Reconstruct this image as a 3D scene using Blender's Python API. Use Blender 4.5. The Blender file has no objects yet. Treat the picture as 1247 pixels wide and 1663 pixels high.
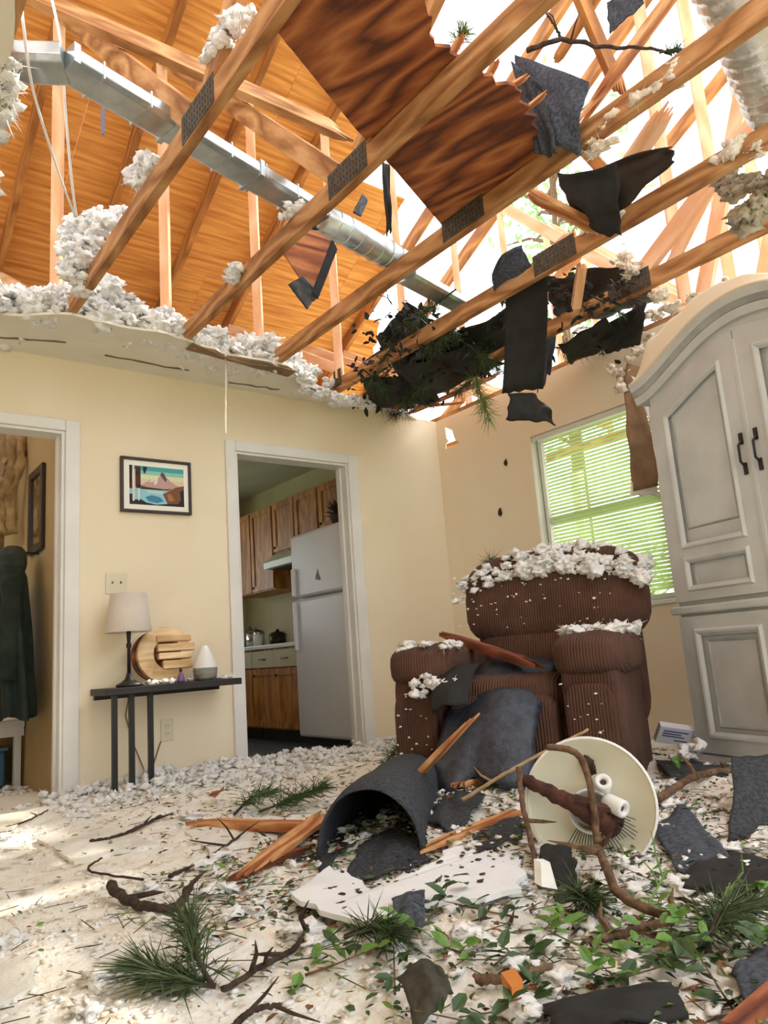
import bpy, bmesh, math, random
from math import sin, cos, pi, radians, sqrt, atan2, exp
from mathutils import Vector, Matrix, Euler, noise
import numpy as np

# ---------------------------------------------------------------- camera, sky, sun, exposure
sc = bpy.context.scene
COL = sc.collection
cam_data = bpy.data.cameras.new('camera')
cam = bpy.data.objects.new('camera', cam_data)
COL.objects.link(cam)
cam_data.sensor_fit = 'VERTICAL'
cam_data.sensor_height = 24.0
cam_data.lens = 24.0 * 1207.0 / 1663.0
cam_data.clip_start = 0.02
cam.matrix_world = Matrix(((0.793444, -0.057346, -0.605936, 0.000000), (-0.604400, -0.191596, -0.773299, 0.000000), (-0.071749, 0.979797, -0.186681, 0.650000), (0, 0, 0, 1)))
sc.camera = cam

world = bpy.data.worlds.new('overcast_sky')
sc.world = world
world.use_nodes = True
bg = world.node_tree.nodes['Background']
bg.inputs['Color'].default_value = (0.90, 0.96, 1.0, 1)
bg.inputs['Strength'].default_value = 5.0

sun_d = bpy.data.lights.new('sun', 'SUN')
sun_d.energy = 9.0
sun_d.angle = radians(1.5)
sun_d.color = (1.0, 0.93, 0.80)
sun = bpy.data.objects.new('sun', sun_d)
COL.objects.link(sun)
sun.rotation_euler = Vector((-0.80, 0.10, -0.63)).to_track_quat('-Z', 'Y').to_euler()

sc.view_settings.view_transform = 'Standard'
sc.view_settings.look = 'None'
sc.view_settings.gamma = 1.0
sc.view_settings.use_curve_mapping = False
sc.view_settings.exposure = -0.72

# ---------------------------------------------------------------- helpers
RND = random.Random(7)
def U(a, b): return RND.uniform(a, b)
def lin(c):
    c = c / 255.0
    return c / 12.92 if c <= 0.04045 else ((c + 0.055) / 1.055) ** 2.4
def S(r, g, b): return (lin(r), lin(g), lin(b), 1)

def mat(name, col, col2=None, rough=0.7, scale=6.0, stretch=(1, 1, 1), bump=0.0, bscale=60.0,
        metal=0.0, lo=0.35, hi=0.65, detail=4.0, trans=0.0, emit=None, spec=None, bstretch=(1, 1, 1), sub=0.0):
    m = bpy.data.materials.new(name)
    m.use_nodes = True
    nt = m.node_tree
    p = nt.nodes['Principled BSDF']
    p.inputs['Roughness'].default_value = rough
    p.inputs['Metallic'].default_value = metal
    if spec is not None: p.inputs['Specular IOR Level'].default_value = spec
    if trans: p.inputs['Transmission Weight'].default_value = trans
    p.inputs['Base Color'].default_value = col
    tc = nt.nodes.new('ShaderNodeTexCoord')
    if col2 is not None:
        mp = nt.nodes.new('ShaderNodeMapping'); mp.inputs['Scale'].default_value = stretch
        nz = nt.nodes.new('ShaderNodeTexNoise'); nz.inputs['Scale'].default_value = scale
        nz.inputs['Detail'].default_value = detail
        rp = nt.nodes.new('ShaderNodeValToRGB')
        rp.color_ramp.elements[0].position = lo; rp.color_ramp.elements[0].color = col
        rp.color_ramp.elements[1].position = hi; rp.color_ramp.elements[1].color = col2
        nt.links.new(tc.outputs['Object'], mp.inputs[0]); nt.links.new(mp.outputs[0], nz.inputs['Vector'])
        nt.links.new(nz.outputs['Fac'], rp.inputs[0]); nt.links.new(rp.outputs[0], p.inputs['Base Color'])
    if bump:
        mp2 = nt.nodes.new('ShaderNodeMapping'); mp2.inputs['Scale'].default_value = bstretch
        nb = nt.nodes.new('ShaderNodeTexNoise'); nb.inputs['Scale'].default_value = bscale
        nb.inputs['Detail'].default_value = 3
        bp = nt.nodes.new('ShaderNodeBump'); bp.inputs['Strength'].default_value = bump
        bp.inputs['Distance'].default_value = 0.01
        nt.links.new(tc.outputs['Object'], mp2.inputs[0]); nt.links.new(mp2.outputs[0], nb.inputs['Vector'])
        nt.links.new(nb.outputs['Fac'], bp.inputs['Height']); nt.links.new(bp.outputs[0], p.inputs['Normal'])
    if sub:
        p.inputs['Subsurface Weight'].default_value = sub
        p.inputs['Subsurface Scale'].default_value = 0.02
    return m

def grainmat(name, c1, c2, c3, axis='X', scale=5.0, dist=6.0, rough=0.75):
    """plywood or board with cathedral grain running along one object axis"""
    m = bpy.data.materials.new(name); m.use_nodes = True
    nt = m.node_tree; p = nt.nodes['Principled BSDF']; p.inputs['Roughness'].default_value = rough
    tc = nt.nodes.new('ShaderNodeTexCoord'); mp = nt.nodes.new('ShaderNodeMapping')
    st = {'X': (0.22, 1, 1), 'Y': (1, 0.22, 1), 'Z': (1, 1, 0.22)}[axis]
    mp.inputs['Scale'].default_value = st
    nz = nt.nodes.new('ShaderNodeTexNoise'); nz.inputs['Scale'].default_value = scale; nz.inputs['Detail'].default_value = 1.5
    ml = nt.nodes.new('ShaderNodeMath'); ml.operation = 'MULTIPLY'; ml.inputs[1].default_value = dist
    fr = nt.nodes.new('ShaderNodeMath'); fr.operation = 'PINGPONG'; fr.inputs[1].default_value = 0.5
    n2 = nt.nodes.new('ShaderNodeTexNoise'); n2.inputs['Scale'].default_value = scale * 9; n2.inputs['Detail'].default_value = 3
    ad = nt.nodes.new('ShaderNodeMath'); ad.operation = 'MULTIPLY_ADD'; ad.inputs[1].default_value = 0.45
    rp = nt.nodes.new('ShaderNodeValToRGB'); cr = rp.color_ramp
    cr.elements[0].position = 0.25; cr.elements[0].color = c1
    cr.elements[1].position = 0.75; cr.elements[1].color = c3
    e = cr.elements.new(0.5); e.color = c2
    L = nt.links.new
    L(tc.outputs['Object'], mp.inputs[0]); L(mp.outputs[0], nz.inputs['Vector']); L(mp.outputs[0], n2.inputs['Vector'])
    L(nz.outputs['Fac'], ml.inputs[0]); L(ml.outputs[0], fr.inputs[0])
    L(n2.outputs['Fac'], ad.inputs[0]); L(fr.outputs[0], ad.inputs[2])
    L(ad.outputs[0], rp.inputs[0]); L(rp.outputs[0], p.inputs['Base Color'])
    return m

Z = Vector((0, 0, 1))
def _ico(sub):
    bm = bmesh.new(); bmesh.ops.create_icosphere(bm, subdivisions=sub, radius=1)
    v = np.array([x.co[:] for x in bm.verts]); f = [[q.index for q in p.verts] for p in bm.faces]; bm.free(); return v, f
ICO = {1: _ico(1), 2: _ico(2), 3: _ico(3)}

class G:
    def __init__(s): s.v = []; s.f = []; s.mi = []; s.m = 0
    def add(s, vs, fs):
        n = len(s.v); s.v.extend([tuple(v) for v in vs]); s.f.extend([[i + n for i in f] for f in fs]); s.mi.extend([s.m] * len(fs)); return s
    def box2(s, lo, hi):
        (a, b, c), (d, e, f) = lo, hi
        return s.add([(a,b,c),(d,b,c),(d,e,c),(a,e,c),(a,b,f),(d,b,f),(d,e,f),(a,e,f)],
                     [(0,3,2,1),(4,5,6,7),(0,1,5,4),(1,2,6,5),(2,3,7,6),(3,0,4,7)])
    def box(s, c, d, M=None):
        g = [(x*d[0]/2, y*d[1]/2, z*d[2]/2) for z in (-1,1) for x, y in ((-1,-1),(1,-1),(1,1),(-1,1))]
        vs = [((M @ Vector(p)) if M else Vector(p)) + Vector(c) for p in g]
        return s.add(vs, [(0,3,2,1),(4,5,6,7),(0,1,5,4),(1,2,6,5),(2,3,7,6),(3,0,4,7)])
    def tube(s, pts, r, seg=6):
        pts = [Vector(p) for p in pts]; n = len(pts)
        rs = r if isinstance(r, (list, tuple)) else [r] * n
        t = (pts[1] - pts[0]).normalized(); u = t.orthogonal().normalized(); vs = []; fs = []
        for i in range(n):
            d = (pts[min(i+1, n-1)] - pts[max(i-1, 0)])
            if d.length > 1e-9: t = d.normalized()
            u = (u - t * u.dot(t)); u = u.normalized() if u.length > 1e-6 else t.orthogonal().normalized()
            w = t.cross(u)
            for k in range(seg):
                a = 2*pi*k/seg; vs.append(pts[i] + (u*cos(a) + w*sin(a)) * rs[i])
        for i in range(n-1):
            for k in range(seg):
                k2 = (k+1) % seg; fs.append((i*seg+k, i*seg+k2, (i+1)*seg+k2, (i+1)*seg+k))
        fs.append(tuple(range(seg))[::-1]); fs.append(tuple((n-1)*seg + k for k in range(seg)))
        return s.add(vs, fs)
    def lathe(s, prof, o, ax=Z, seg=28):
        ax = Vector(ax).normalized(); u = ax.orthogonal().normalized(); w = ax.cross(u); o = Vector(o); vs = []; fs = []
        for r, z in prof:
            for k in range(seg):
                a = 2*pi*k/seg; vs.append(o + ax*z + (u*cos(a) + w*sin(a)) * max(r, 1e-4))
        for i in range(len(prof)-1):
            for k in range(seg):
                k2 = (k+1) % seg; fs.append((i*seg+k, i*seg+k2, (i+1)*seg+k2, (i+1)*seg+k))
        return s.add(vs, fs)
    def blob(s, c, r, seed=0, sub=1, sq=(1, 1, 1), amp=0.45, freq=1.6):
        v, f = ICO[sub]; out = []
        o = Vector((seed*3.71 % 91, seed*1.37 % 57, seed*7.1 % 73))
        for q in v:
            k = 1 + amp * noise.fractal(Vector(q)*freq + o, .6, 2.3, 4 if sub > 1 else 2)*1.5
            out.append((c[0] + q[0]*r*k*sq[0], c[1] + q[1]*r*k*sq[1], c[2] + q[2]*r*k*sq[2]))
        return s.add(out, f)
    def puff(s, c, d, p=4.0, M=None, nu=28, nv=16):
        c = Vector(c); vs = []; fs = []
        def pw(x): return math.copysign(abs(x) ** (2.0/p), x)
        for j in range(nv+1):
            b = -pi/2 + pi*j/nv
            for i in range(nu):
                a = 2*pi*i/nu
                q = Vector((pw(cos(b))*pw(cos(a))*d[0]/2, pw(cos(b))*pw(sin(a))*d[1]/2, pw(sin(b))*d[2]/2))
                vs.append(c + (M @ q if M else q))
        for j in range(nv):
            for i in range(nu):
                i2 = (i+1) % nu; fs.append((j*nu+i, j*nu+i2, (j+1)*nu+i2, (j+1)*nu+i))
        return s.add(vs, fs)
    def prism(s, pts, vec):
        n = len(pts); vec = Vector(vec); a = [Vector(p) for p in pts]
        return s.add(a + [p + vec for p in a], [tuple(range(n))[::-1], tuple(range(n, 2*n))] + [(i, (i+1) % n, n+(i+1) % n, n+i) for i in range(n)])
    def sheet(s, fn, nu, nv, th):
        P = [[Vector(fn(i/nu, j/nv)) for i in range(nu+1)] for j in range(nv+1)]
        top = []; bot = []
        for j in range(nv+1):
            for i in range(nu+1):
                du = P[j][min(i+1, nu)] - P[j][max(i-1, 0)]; dv = P[min(j+1, nv)][i] - P[max(j-1, 0)][i]
                nn = du.cross(dv); nn = nn.normalized() if nn.length > 1e-9 else Z
                top.append(P[j][i] + nn*th/2); bot.append(P[j][i] - nn*th/2)
        n = len(top); W = nu+1; fs = []
        for j in range(nv):
            for i in range(nu):
                a = j*W+i; fs.append((a, a+1, a+W+1, a+W)); fs.append((n+a, n+a+W, n+a+W+1, n+a+1))
        ring = [i for i in range(W)] + [j*W+nu for j in range(1, nv+1)] + [nv*W+i for i in range(nu-1, -1, -1)] + [j*W for j in range(nv-1, 0, -1)]
        for k in range(len(ring)):
            a, b = ring[k], ring[(k+1) % len(ring)]; fs.append((b, a, n+a, n+b))
        return s.add(top + bot, fs)
    def xf(s, M):
        s.v = [tuple(M @ Vector(q)) for q in s.v]; return s
    def obj(s, name, m, parent=None, smooth=False, bev=0.0, origin=None):
        me = bpy.data.meshes.new(name)
        if parent is not None: o0 = Vector(root_of(parent).location)
        elif origin is not None: o0 = Vector(origin)
        else:
            a = np.array(s.v); o0 = Vector(((a[:,0].min()+a[:,0].max())/2, (a[:,1].min()+a[:,1].max())/2, a[:,2].min()))
        me.from_pydata([(q[0]-o0.x, q[1]-o0.y, q[2]-o0.z) for q in s.v], [], s.f)
        for k in (m if isinstance(m, (list, tuple)) else [m]): me.materials.append(k)
        if len(me.materials) > 1: me.polygons.foreach_set('material_index', s.mi)
        if smooth: me.polygons.foreach_set('use_smooth', [True]*len(me.polygons))
        me.update()
        o = bpy.data.objects.new(name, me); COL.objects.link(o)
        if parent is not None: o.parent = parent
        else: o.location = o0
        if bev:
            b = o.modifiers.new('edge', 'BEVEL'); b.width = bev; b.segments = 2; b.limit_method = 'ANGLE'
        return o

def root_of(o):
    while o.parent is not None: o = o.parent
    return o
def tag(o, label=None, cat=None, group=None, kind=None):
    if label: o['label'] = label
    if cat: o['category'] = cat
    if group: o['group'] = group
    if kind: o['kind'] = kind
    return o
def thing(name, label, cat, loc, group=None):
    o = bpy.data.objects.new(name, None); COL.objects.link(o); o.location = loc; o.empty_display_size = 0.1
    return tag(o, label, cat, group)
def struct(name, loc=(0, 0, 0)):
    o = bpy.data.objects.new(name, None); COL.objects.link(o); o.location = loc
    return tag(o, kind='structure')
def axes(x, up=Z):
    x = Vector(x).normalized(); up = Vector(up)
    y = up.cross(x); y = y.normalized() if y.length > 1e-6 else x.orthogonal().normalized()
    return Matrix((x, y, x.cross(y))).transposed()
def beam(name, p0, p1, w, h, m, parent=None, up=Z, jag0=0.0, jag1=0.0, seed=0, bev=0.0):
    """timber with its grain along local x; w is the size sideways, h the size along up; jag = length of splinters"""
    p0 = Vector(p0); p1 = Vector(p1); L = (p1-p0).length; R3 = axes(p1-p0, up); g = G(); r = random.Random(seed)
    if not jag0 and not jag1:
        g.box2((0, -w/2, -h/2), (L, w/2, h/2))
    else:
        n = 5; a, b = (w, h) if w >= h else (h, w)
        cuts = sorted([0, a] + [a*(i+r.uniform(-.3, .3))/n for i in range(1, n)])
        for i in range(n):
            l0 = -r.random()*jag0; l1 = L + (r.random()**1.5)*jag1; q0, q1 = cuts[i]-a/2, cuts[i+1]-a/2
            mid = (q0+q1)/2
            def quad(x, k, kk):
                A = mid+(q0-mid)*k; B = mid+(q1-mid)*k; C = b/2*kk
                return [(x, A, -C), (x, B, -C), (x, B, C), (x, A, C)] if w >= h else [(x, -C, A), (x, C, A), (x, C, B), (x, -C, B)]
            st = [quad(l0, .25 if jag0 else 1, .5 if jag0 else 1), quad(max(0, l0)+jag0*.4, 1, 1), quad(L-jag1*.4, 1, 1), quad(l1, .2 if jag1 else 1, .4 if jag1 else 1)]
            vs = sum(st, []); fs = [(3, 2, 1, 0), (12, 13, 14, 15)]
            for t in range(3):
                for k in range(4): fs.append((t*4+k, t*4+(k+1) % 4, t*4+4+(k+1) % 4, t*4+4+k))
            g.add(vs, fs)
    me = bpy.data.meshes.new(name); me.from_pydata(g.v, [], g.f); me.materials.append(m); me.update()
    o = bpy.data.objects.new(name, me); COL.objects.link(o)
    if parent is not None:
        o.parent = parent; o.matrix_local = Matrix.Translation(p0 - root_of(parent).location) @ R3.to_4x4()
    else:
        o.matrix_world = Matrix.Translation(p0) @ R3.to_4x4()
    if bev:
        bb = o.modifiers.new('edge', 'BEVEL'); bb.width = bev; bb.segments = 1
    return o
def copy_tree(o, parent=None):
    c = o.copy(); COL.objects.link(c)
    if parent is not None: c.parent = parent
    for ch in list(o.children): copy_tree(ch, c)
    return c
def plate(outer, holes, thick, frame):
    """flat panel with holes: outline in (u, v); frame maps (u, v, w) to the world; w runs 0..thick"""
    cu = bpy.data.curves.new('tmp', 'CURVE'); cu.dimensions = '2D'; cu.fill_mode = 'BOTH'; cu.extrude = thick/2
    for ring in [outer] + list(holes):
        sp = cu.splines.new('POLY'); sp.points.add(len(ring)-1); sp.use_cyclic_u = True
        for i, (u, v) in enumerate(ring): sp.points[i].co = (u, v, 0, 1)
    o = bpy.data.objects.new('tmp', cu); COL.objects.link(o)
    me = bpy.data.meshes.new_from_object(o)
    vs = [Vector(frame(v.co.x, v.co.y, v.co.z + thick/2)) for v in me.vertices]; fs = [list(p.vertices) for p in me.polygons]
    bpy.data.objects.remove(o); bpy.data.curves.remove(cu); bpy.data.meshes.remove(me)
    return G().add(vs, fs)
def ragged(pts, seed=0, amp=0.012, step=0.05, closed=True):
    """outline with torn edges, any dimension"""
    r = random.Random(seed); out = []; n = len(pts)
    for i in range(n if closed else n-1):
        a = Vector(pts[i]); b = Vector(pts[(i+1) % n]); k = max(1, int((b-a).length/step))
        for j in range(k):
            q = a.lerp(b, j/k)
            if j: q = q + Vector([r.uniform(-amp, amp) for _ in range(len(q))])
            out.append(q)
    if not closed: out.append(Vector(pts[-1]))
    return out
def smooth_path(pts, n):
    P = [Vector(p) for p in pts]; out = []
    for i in range(n+1):
        t = i/n*(len(P)-1); k = min(int(t), len(P)-2); f = t-k
        p0, p1, p2, p3 = P[max(k-1, 0)], P[k], P[k+1], P[min(k+2, len(P)-1)]
        out.append(.5*((2*p1) + (p2-p0)*f + (2*p0-5*p1+4*p2-p3)*f*f + (3*p1-p0-3*p2+p3)*f**3))
    return out
def rect(a, b, c, d): return [(a, b), (c, b), (c, d), (a, d)]
def sstep(a, b, x):
    t = min(1, max(0, (x-a)/(b-a))); return t*t*(3-2*t)
def nz(x, y=0.0, z=0.0): return noise.noise(Vector((x, y, z)))

# ---------------------------------------------------------------- materials
M_wall = mat('cream_wall_paint', S(241, 225, 197), S(244, 230, 204), rough=.8, scale=2.0, bump=.04, bscale=120)
M_ceil = mat('white_ceiling_paint', S(226, 220, 205), S(236, 232, 220), rough=.85, scale=3, bump=.05, bscale=90)
M_gyp = mat('white_gypsum', S(240, 238, 232), S(225, 222, 215), rough=.9, scale=12, bump=.3, bscale=70)
M_kraft = mat('brown_drywall_paper', S(150, 118, 86), S(120, 92, 66), rough=.9, scale=9, bump=.15, bscale=40)
M_trim = mat('white_trim_paint', S(238, 236, 232), S(228, 226, 224), rough=.45, scale=3)
M_floor = mat('beige_carpet', S(214, 204, 184), S(196, 186, 166), rough=.95, scale=30, bump=.3, bscale=300)
M_kfloor = mat('dark_blue_vinyl', S(44, 56, 70), S(70, 82, 92), rough=.5, scale=6)
M_kwall = mat('kitchen_wall_paint', S(214, 208, 176), S(204, 198, 168), rough=.8, scale=3)
M_kceil = mat('kitchen_ceiling_paint', S(205, 205, 195), S(196, 196, 186), rough=.85, scale=3)
M_lum = grainmat('weathered_pine_lumber', S(142, 94, 52), S(176, 124, 76), S(200, 152, 102), 'X', 7, 5)
M_raf = grainmat('rafter_pine', S(140, 84, 38), S(172, 110, 54), S(196, 136, 74), 'X', 6, 4)  # darkened so the colour carries the shade on the rafter sides
M_pink = grainmat('pale_pine', S(226, 168, 124), S(236, 186, 146), S(242, 200, 164), 'X', 6, 4)
M_ply = mat('orange_plywood', S(190, 112, 46), S(234, 166, 86), rough=.75, scale=9, stretch=(.22, 3.4, 1), lo=.3, hi=.62, detail=7)
M_plyd = grainmat('wild_grain_plywood', S(88, 44, 24), S(150, 82, 42), S(186, 118, 66), 'X', 4.4, 7.5)
M_split = grainmat('fresh_split_wood', S(158, 88, 46), S(194, 128, 78), S(228, 180, 130), 'X', 10, 4)
M_red = grainmat('red_brown_wood', S(84, 40, 26), S(128, 66, 42), S(170, 100, 66), 'X', 9, 4)
M_ins = mat('white_blown_insulation', S(246, 245, 244), S(238, 236, 235), rough=1.0, scale=18, bump=.6, bscale=90)
M_insp = mat('cream_blown_insulation', S(244, 234, 218), S(232, 216, 198), rough=1.0, scale=14, bump=.6, bscale=90)
M_tar = mat('black_tar_paper', S(28, 27, 27), S(40, 39, 38), rough=.85, scale=10, bump=.2, bscale=80)
M_shin = mat('charcoal_shingle', S(44, 46, 52), S(66, 70, 77), rough=.85, scale=90, bump=.35, bscale=220, lo=.4, hi=.6)
M_shinb = mat('blue_grey_shingle', S(54, 59, 70), S(80, 86, 98), rough=.85, scale=80, bump=.35, bscale=220, lo=.4, hi=.6)
M_galv = mat('galvanised_steel', S(176, 186, 190), S(200, 208, 210), rough=.32, scale=14, metal=.9, stretch=(1, 1, 1))
M_plate = mat('dull_steel_plate', S(72, 64, 54), S(96, 88, 76), rough=.6, scale=40, metal=.4)
M_foil = mat('silver_foil_duct', S(206, 206, 200), S(226, 226, 220), rough=.35, scale=20, metal=.75, bump=.5, bscale=35)
M_black = mat('black_metal', S(24, 23, 24), S(32, 31, 32), rough=.45, scale=8)
M_blackw = mat('black_stained_wood', S(30, 27, 26), S(44, 40, 38), rough=.5, scale=6, stretch=(.3, 3, 3))
M_bark = mat('brown_bark', S(86, 64, 48), S(128, 100, 76), rough=.9, scale=40, bump=.5, bscale=80)
M_barkd = mat('dark_bark', S(44, 34, 28), S(78, 60, 48), rough=.9, scale=40, bump=.5, bscale=80)
M_leaf = mat('green_leaf', S(84, 128, 52), S(122, 160, 74), rough=.5, scale=20)
M_leafd = mat('dark_green_leaf', S(44, 72, 38), S(70, 98, 50), rough=.5, scale=20)
M_leafb = mat('brown_leaf', S(150, 96, 54), S(110, 72, 44), rough=.8, scale=20)
M_need = mat('pine_needle', S(44, 62, 36), S(82, 98, 58), rough=.6, scale=30)
M_fridge = mat('white_enamel', S(222, 222, 226), S(218, 218, 222), rough=.3, scale=3)
M_oak = grainmat('honey_oak', S(150, 92, 36), S(182, 120, 54), S(200, 142, 74), 'Z', 8, 4, .45)
M_blackp = mat('dark_plastic', S(26, 26, 26), rough=.4)
M_white = mat('white_plastic', S(236, 236, 236), rough=.35)
M_ivory = mat('ivory_plastic', S(226, 216, 190), rough=.4)

# ================================================================ SETTING
# floors
o = tag(G().box2((-2.2, -3.2, -.12), (4.02, 4.28, 0)).obj('floor', M_floor), kind='structure')
o = tag(G().box2((1.2, 4.28, -.12), (3.9, 7.2, 0)).obj('floor', M_kfloor), kind='structure')
o = tag(G().box2((-1.2, 4.28, -.12), (1.2, 7.2, 0)).obj('floor', M_floor), kind='structure')

# back wall with two doorways
D0, D1 = 4.22, 4.34
g = plate([(-2.2, 0), (.18, 0), (.18, 2.0), (1.08, 2.0), (1.08, 0), (2.12, 0), (2.12, 2.0), (3.0, 2.0), (3.0, 0), (3.9, 0), (3.9, 2.44), (-2.2, 2.44)],
          [], D1-D0, lambda u, v, w: (u, D0+w, v))
wall_back = tag(g.obj('wall_back', M_wall), kind='structure')

# right wall: window opening, corner hole standing in for a sunlit patch, small holes
sun_patch_hole = [(4.125, 2.37), (4.085, 2.345), (4.045, 2.32), (4.02, 2.235), (3.975, 2.205), (4.01, 2.19), (4.09, 2.185), (4.135, 2.195), (4.13, 2.235), (4.10, 2.25), (4.12, 2.28)]
hole2 = [(3.225, 2.255), (3.205, 2.235), (3.185, 2.20), (3.195, 2.185), (3.215, 2.205), (3.23, 2.235)]
hole3 = [(3.105, 2.22), (3.085, 2.215), (3.075, 2.18), (3.085, 2.165), (3.105, 2.185)]
W0, W1 = 3.90, 4.02
g = plate(rect(-3.2, 0, 4.34, 2.44), [rect(2.36, .84, 3.28, 2.05), sun_patch_hole, hole2, hole3], .012, lambda u, v, w: (W0+w, u, v))
wall_right = tag(g.obj('wall_right', M_wall), kind='structure')
g = plate(rect(-3.2, 0, 4.34, 2.44), [rect(2.36, .84, 3.28, 2.05), rect(3.98, 2.12, 4.33, 2.42), rect(3.08, 2.14, 3.42, 2.36)], .04, lambda u, v, w: (W1-.04+w, u, v))
tag(g.obj('wall_right', M_trim), kind='structure')
tag(G().box2((-2.32, -3.2, 0), (-2.2, 4.34, 2.44)).obj('wall_left', M_wall), kind='structure')
g = plate([(-2.2, 0), (-1.2, 0), (-1.2, 2.1), (2.6, 2.1), (2.6, 0), (3.9, 0), (3.9, 2.44), (-2.2, 2.44)], [], .12, lambda u, v, w: (u, -3.2-w, v))  # wide opening out of view, added to let daylight into the room
tag(g.obj('wall_front', M_wall), kind='structure')

# ceiling: what is left of the drywall, with its torn edge
edge = [(.36, -3.2), (.355, 1.0), (.34, 1.86), (.37, 2.02), (.35, 2.16), (.42, 2.40), (.40, 2.62), (.47, 2.9), (.50, 3.3), (.58, 3.62), (.67, 3.80),
        (.96, 3.64), (1.2, 3.66), (1.40, 3.63), (1.58, 3.66), (1.87, 3.74), (2.08, 3.72), (2.25, 3.72), (2.34, 3.80), (2.42, 3.86), (2.62, 3.95), (2.82, 4.00), (3.05, 4.06), (3.3, 4.10), (3.55, 4.15), (3.7, 4.22)]
edge = ragged(edge, 3, .012, .06, closed=False)
g = plate([(-2.2, -3.2)] + [tuple(q) for q in edge] + [(-2.2, 4.22)], [], .013, lambda u, v, w: (u, v, 2.427+w))
ceiling = tag(g.obj('ceiling', M_ceil), kind='structure')
# split joints hanging a little below the back strip of ceiling
sc_ = G()
for a, b in (((.62, 4.10), (1.02, 3.98)), ((1.25, 4.06), (1.75, 4.06)), ((2.05, 4.12), (2.4, 4.10))):
    n = 7
    pts = [(a[0]+(b[0]-a[0])*i/n, a[1]+(b[1]-a[1])*i/n+U(-.012, .012)) for i in range(n+1)]
    sc_.prism([(x, y-.006, 2.4262) for x, y in pts] + [(x, y+.004+.008*((i % 3) == 0), 2.4262) for i, (x, y) in list(enumerate(pts))[::-1]], (0, 0, -.004))
tag(sc_.obj('crack', mat('dark_crack', S(120, 104, 84)), ceiling), label='thin dark cracks in the strip of ceiling')
# torn brown paper edge curling down where the ceiling strip sags
def cur(u, v):
    x = 1.60 + .72*u
    y0 = 3.66 + .10*u
    return (x, y0 - .02 + .10*v + .01*nz(x*9, v), 2.424 - .035*sin(pi*min(1, u*1.2))*(1-v) - .012)
tag(G().sheet(cur, 24, 4, .006).obj('torn_paper', M_kraft, ceiling), label='brown torn paper flap along the ceiling edge')

# door trim
def door_trim(name, x0, x1, zt, cw, sides):
    d = struct(name, (x0, D0, 0))
    if 'L' in sides: G().box2((x0-cw, D0-.02, 0), (x0, D0, zt+cw)).obj('side_casing', M_trim, d, bev=.006)
    if 'R' in sides: G().box2((x1, D0-.02, 0), (x1+cw+.015, D0, zt+cw)).obj('side_casing', M_trim, d, bev=.006)
    G().box2((x0-.001, D0-.021, zt), (x1+.001, D0, zt+cw)).obj('head_casing', M_trim, d, bev=.006)
    G().box2((x0, D0-.004, 0), (x0+.016, D1+.004, zt)).obj('jamb', M_trim, d)
    G().box2((x1-.016, D0-.004, 0), (x1, D1+.004, zt)).obj('jamb', M_trim, d)
    G().box2((x0+.016, D0-.004, zt-.016), (x1-.016, D1+.004, zt)).obj('head_jamb', M_trim, d)
    G().box2((x0+.016, D0+.06, 0), (x0+.028, D0+.09, zt-.016)).obj('door_stop', M_trim, d)
    G().box2((x1-.028, D0+.06, 0), (x1-.016, D0+.09, zt-.016)).obj('door_stop', M_trim, d)
    return d
door_trim('door_1', .18, 1.08, 2.0, .065, 'LR')
door_trim('door_2', 2.12, 3.0, 2.0, .07, 'LR')
for a, b in ((1.16, 2.05), (3.086, 3.9)):
    tag(G().box2((a, D0-.014, 0), (b, D0, .09)).obj('baseboard_back', M_trim, bev=.004), kind='structure')
tag(G().box2((W0-.014, 2.0, 0), (W0, 4.2, .09)).obj('baseboard_right', M_trim, bev=.004), kind='structure')

# kitchen shell
tag(plate(rect(1.2, 0, 3.82, 2.4), [rect(1.4, .95, 3.0, 2.15)], .12, lambda u, v, w: (u, 7.2+w, v)).obj('wall_kitchen_far', M_kwall), kind='structure')  # unseen opening added to bring daylight into the dark kitchen
g = plate(rect(4.34, 0, 7.32, 2.4), [], .12, lambda u, v, w: (3.70+w, u, v))
tag(g.obj('wall_kitchen_right', M_kwall), kind='structure')
g = plate(rect(4.34, 0, 7.32, 2.4), [], .08, lambda u, v, w: (1.12+w, u, v))
tag(g.obj('wall_partition', mat('tan_wall_paint', S(196, 168, 120), S(186, 158, 110), rough=.8, scale=3)), kind='structure')
tag(G().box2((1.2, 4.34, 2.4), (3.82, 7.32, 2.43)).obj('ceiling', M_kceil), kind='structure')
# hall shell with an unglazed looking bright window at its far end
g = plate(rect(-1.4, 0, 1.2, 2.4), [rect(.0, .75, 1.02, 1.25)], .12, lambda u, v, w: (u, 6.6+w, v))
tag(g.obj('wall_hall_far', M_kwall), kind='structure')
tag(G().box2((-1.4, 4.34, 0), (-1.28, 6.6, 2.4)).obj('wall_hall_left', M_kwall), kind='structure')

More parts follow.
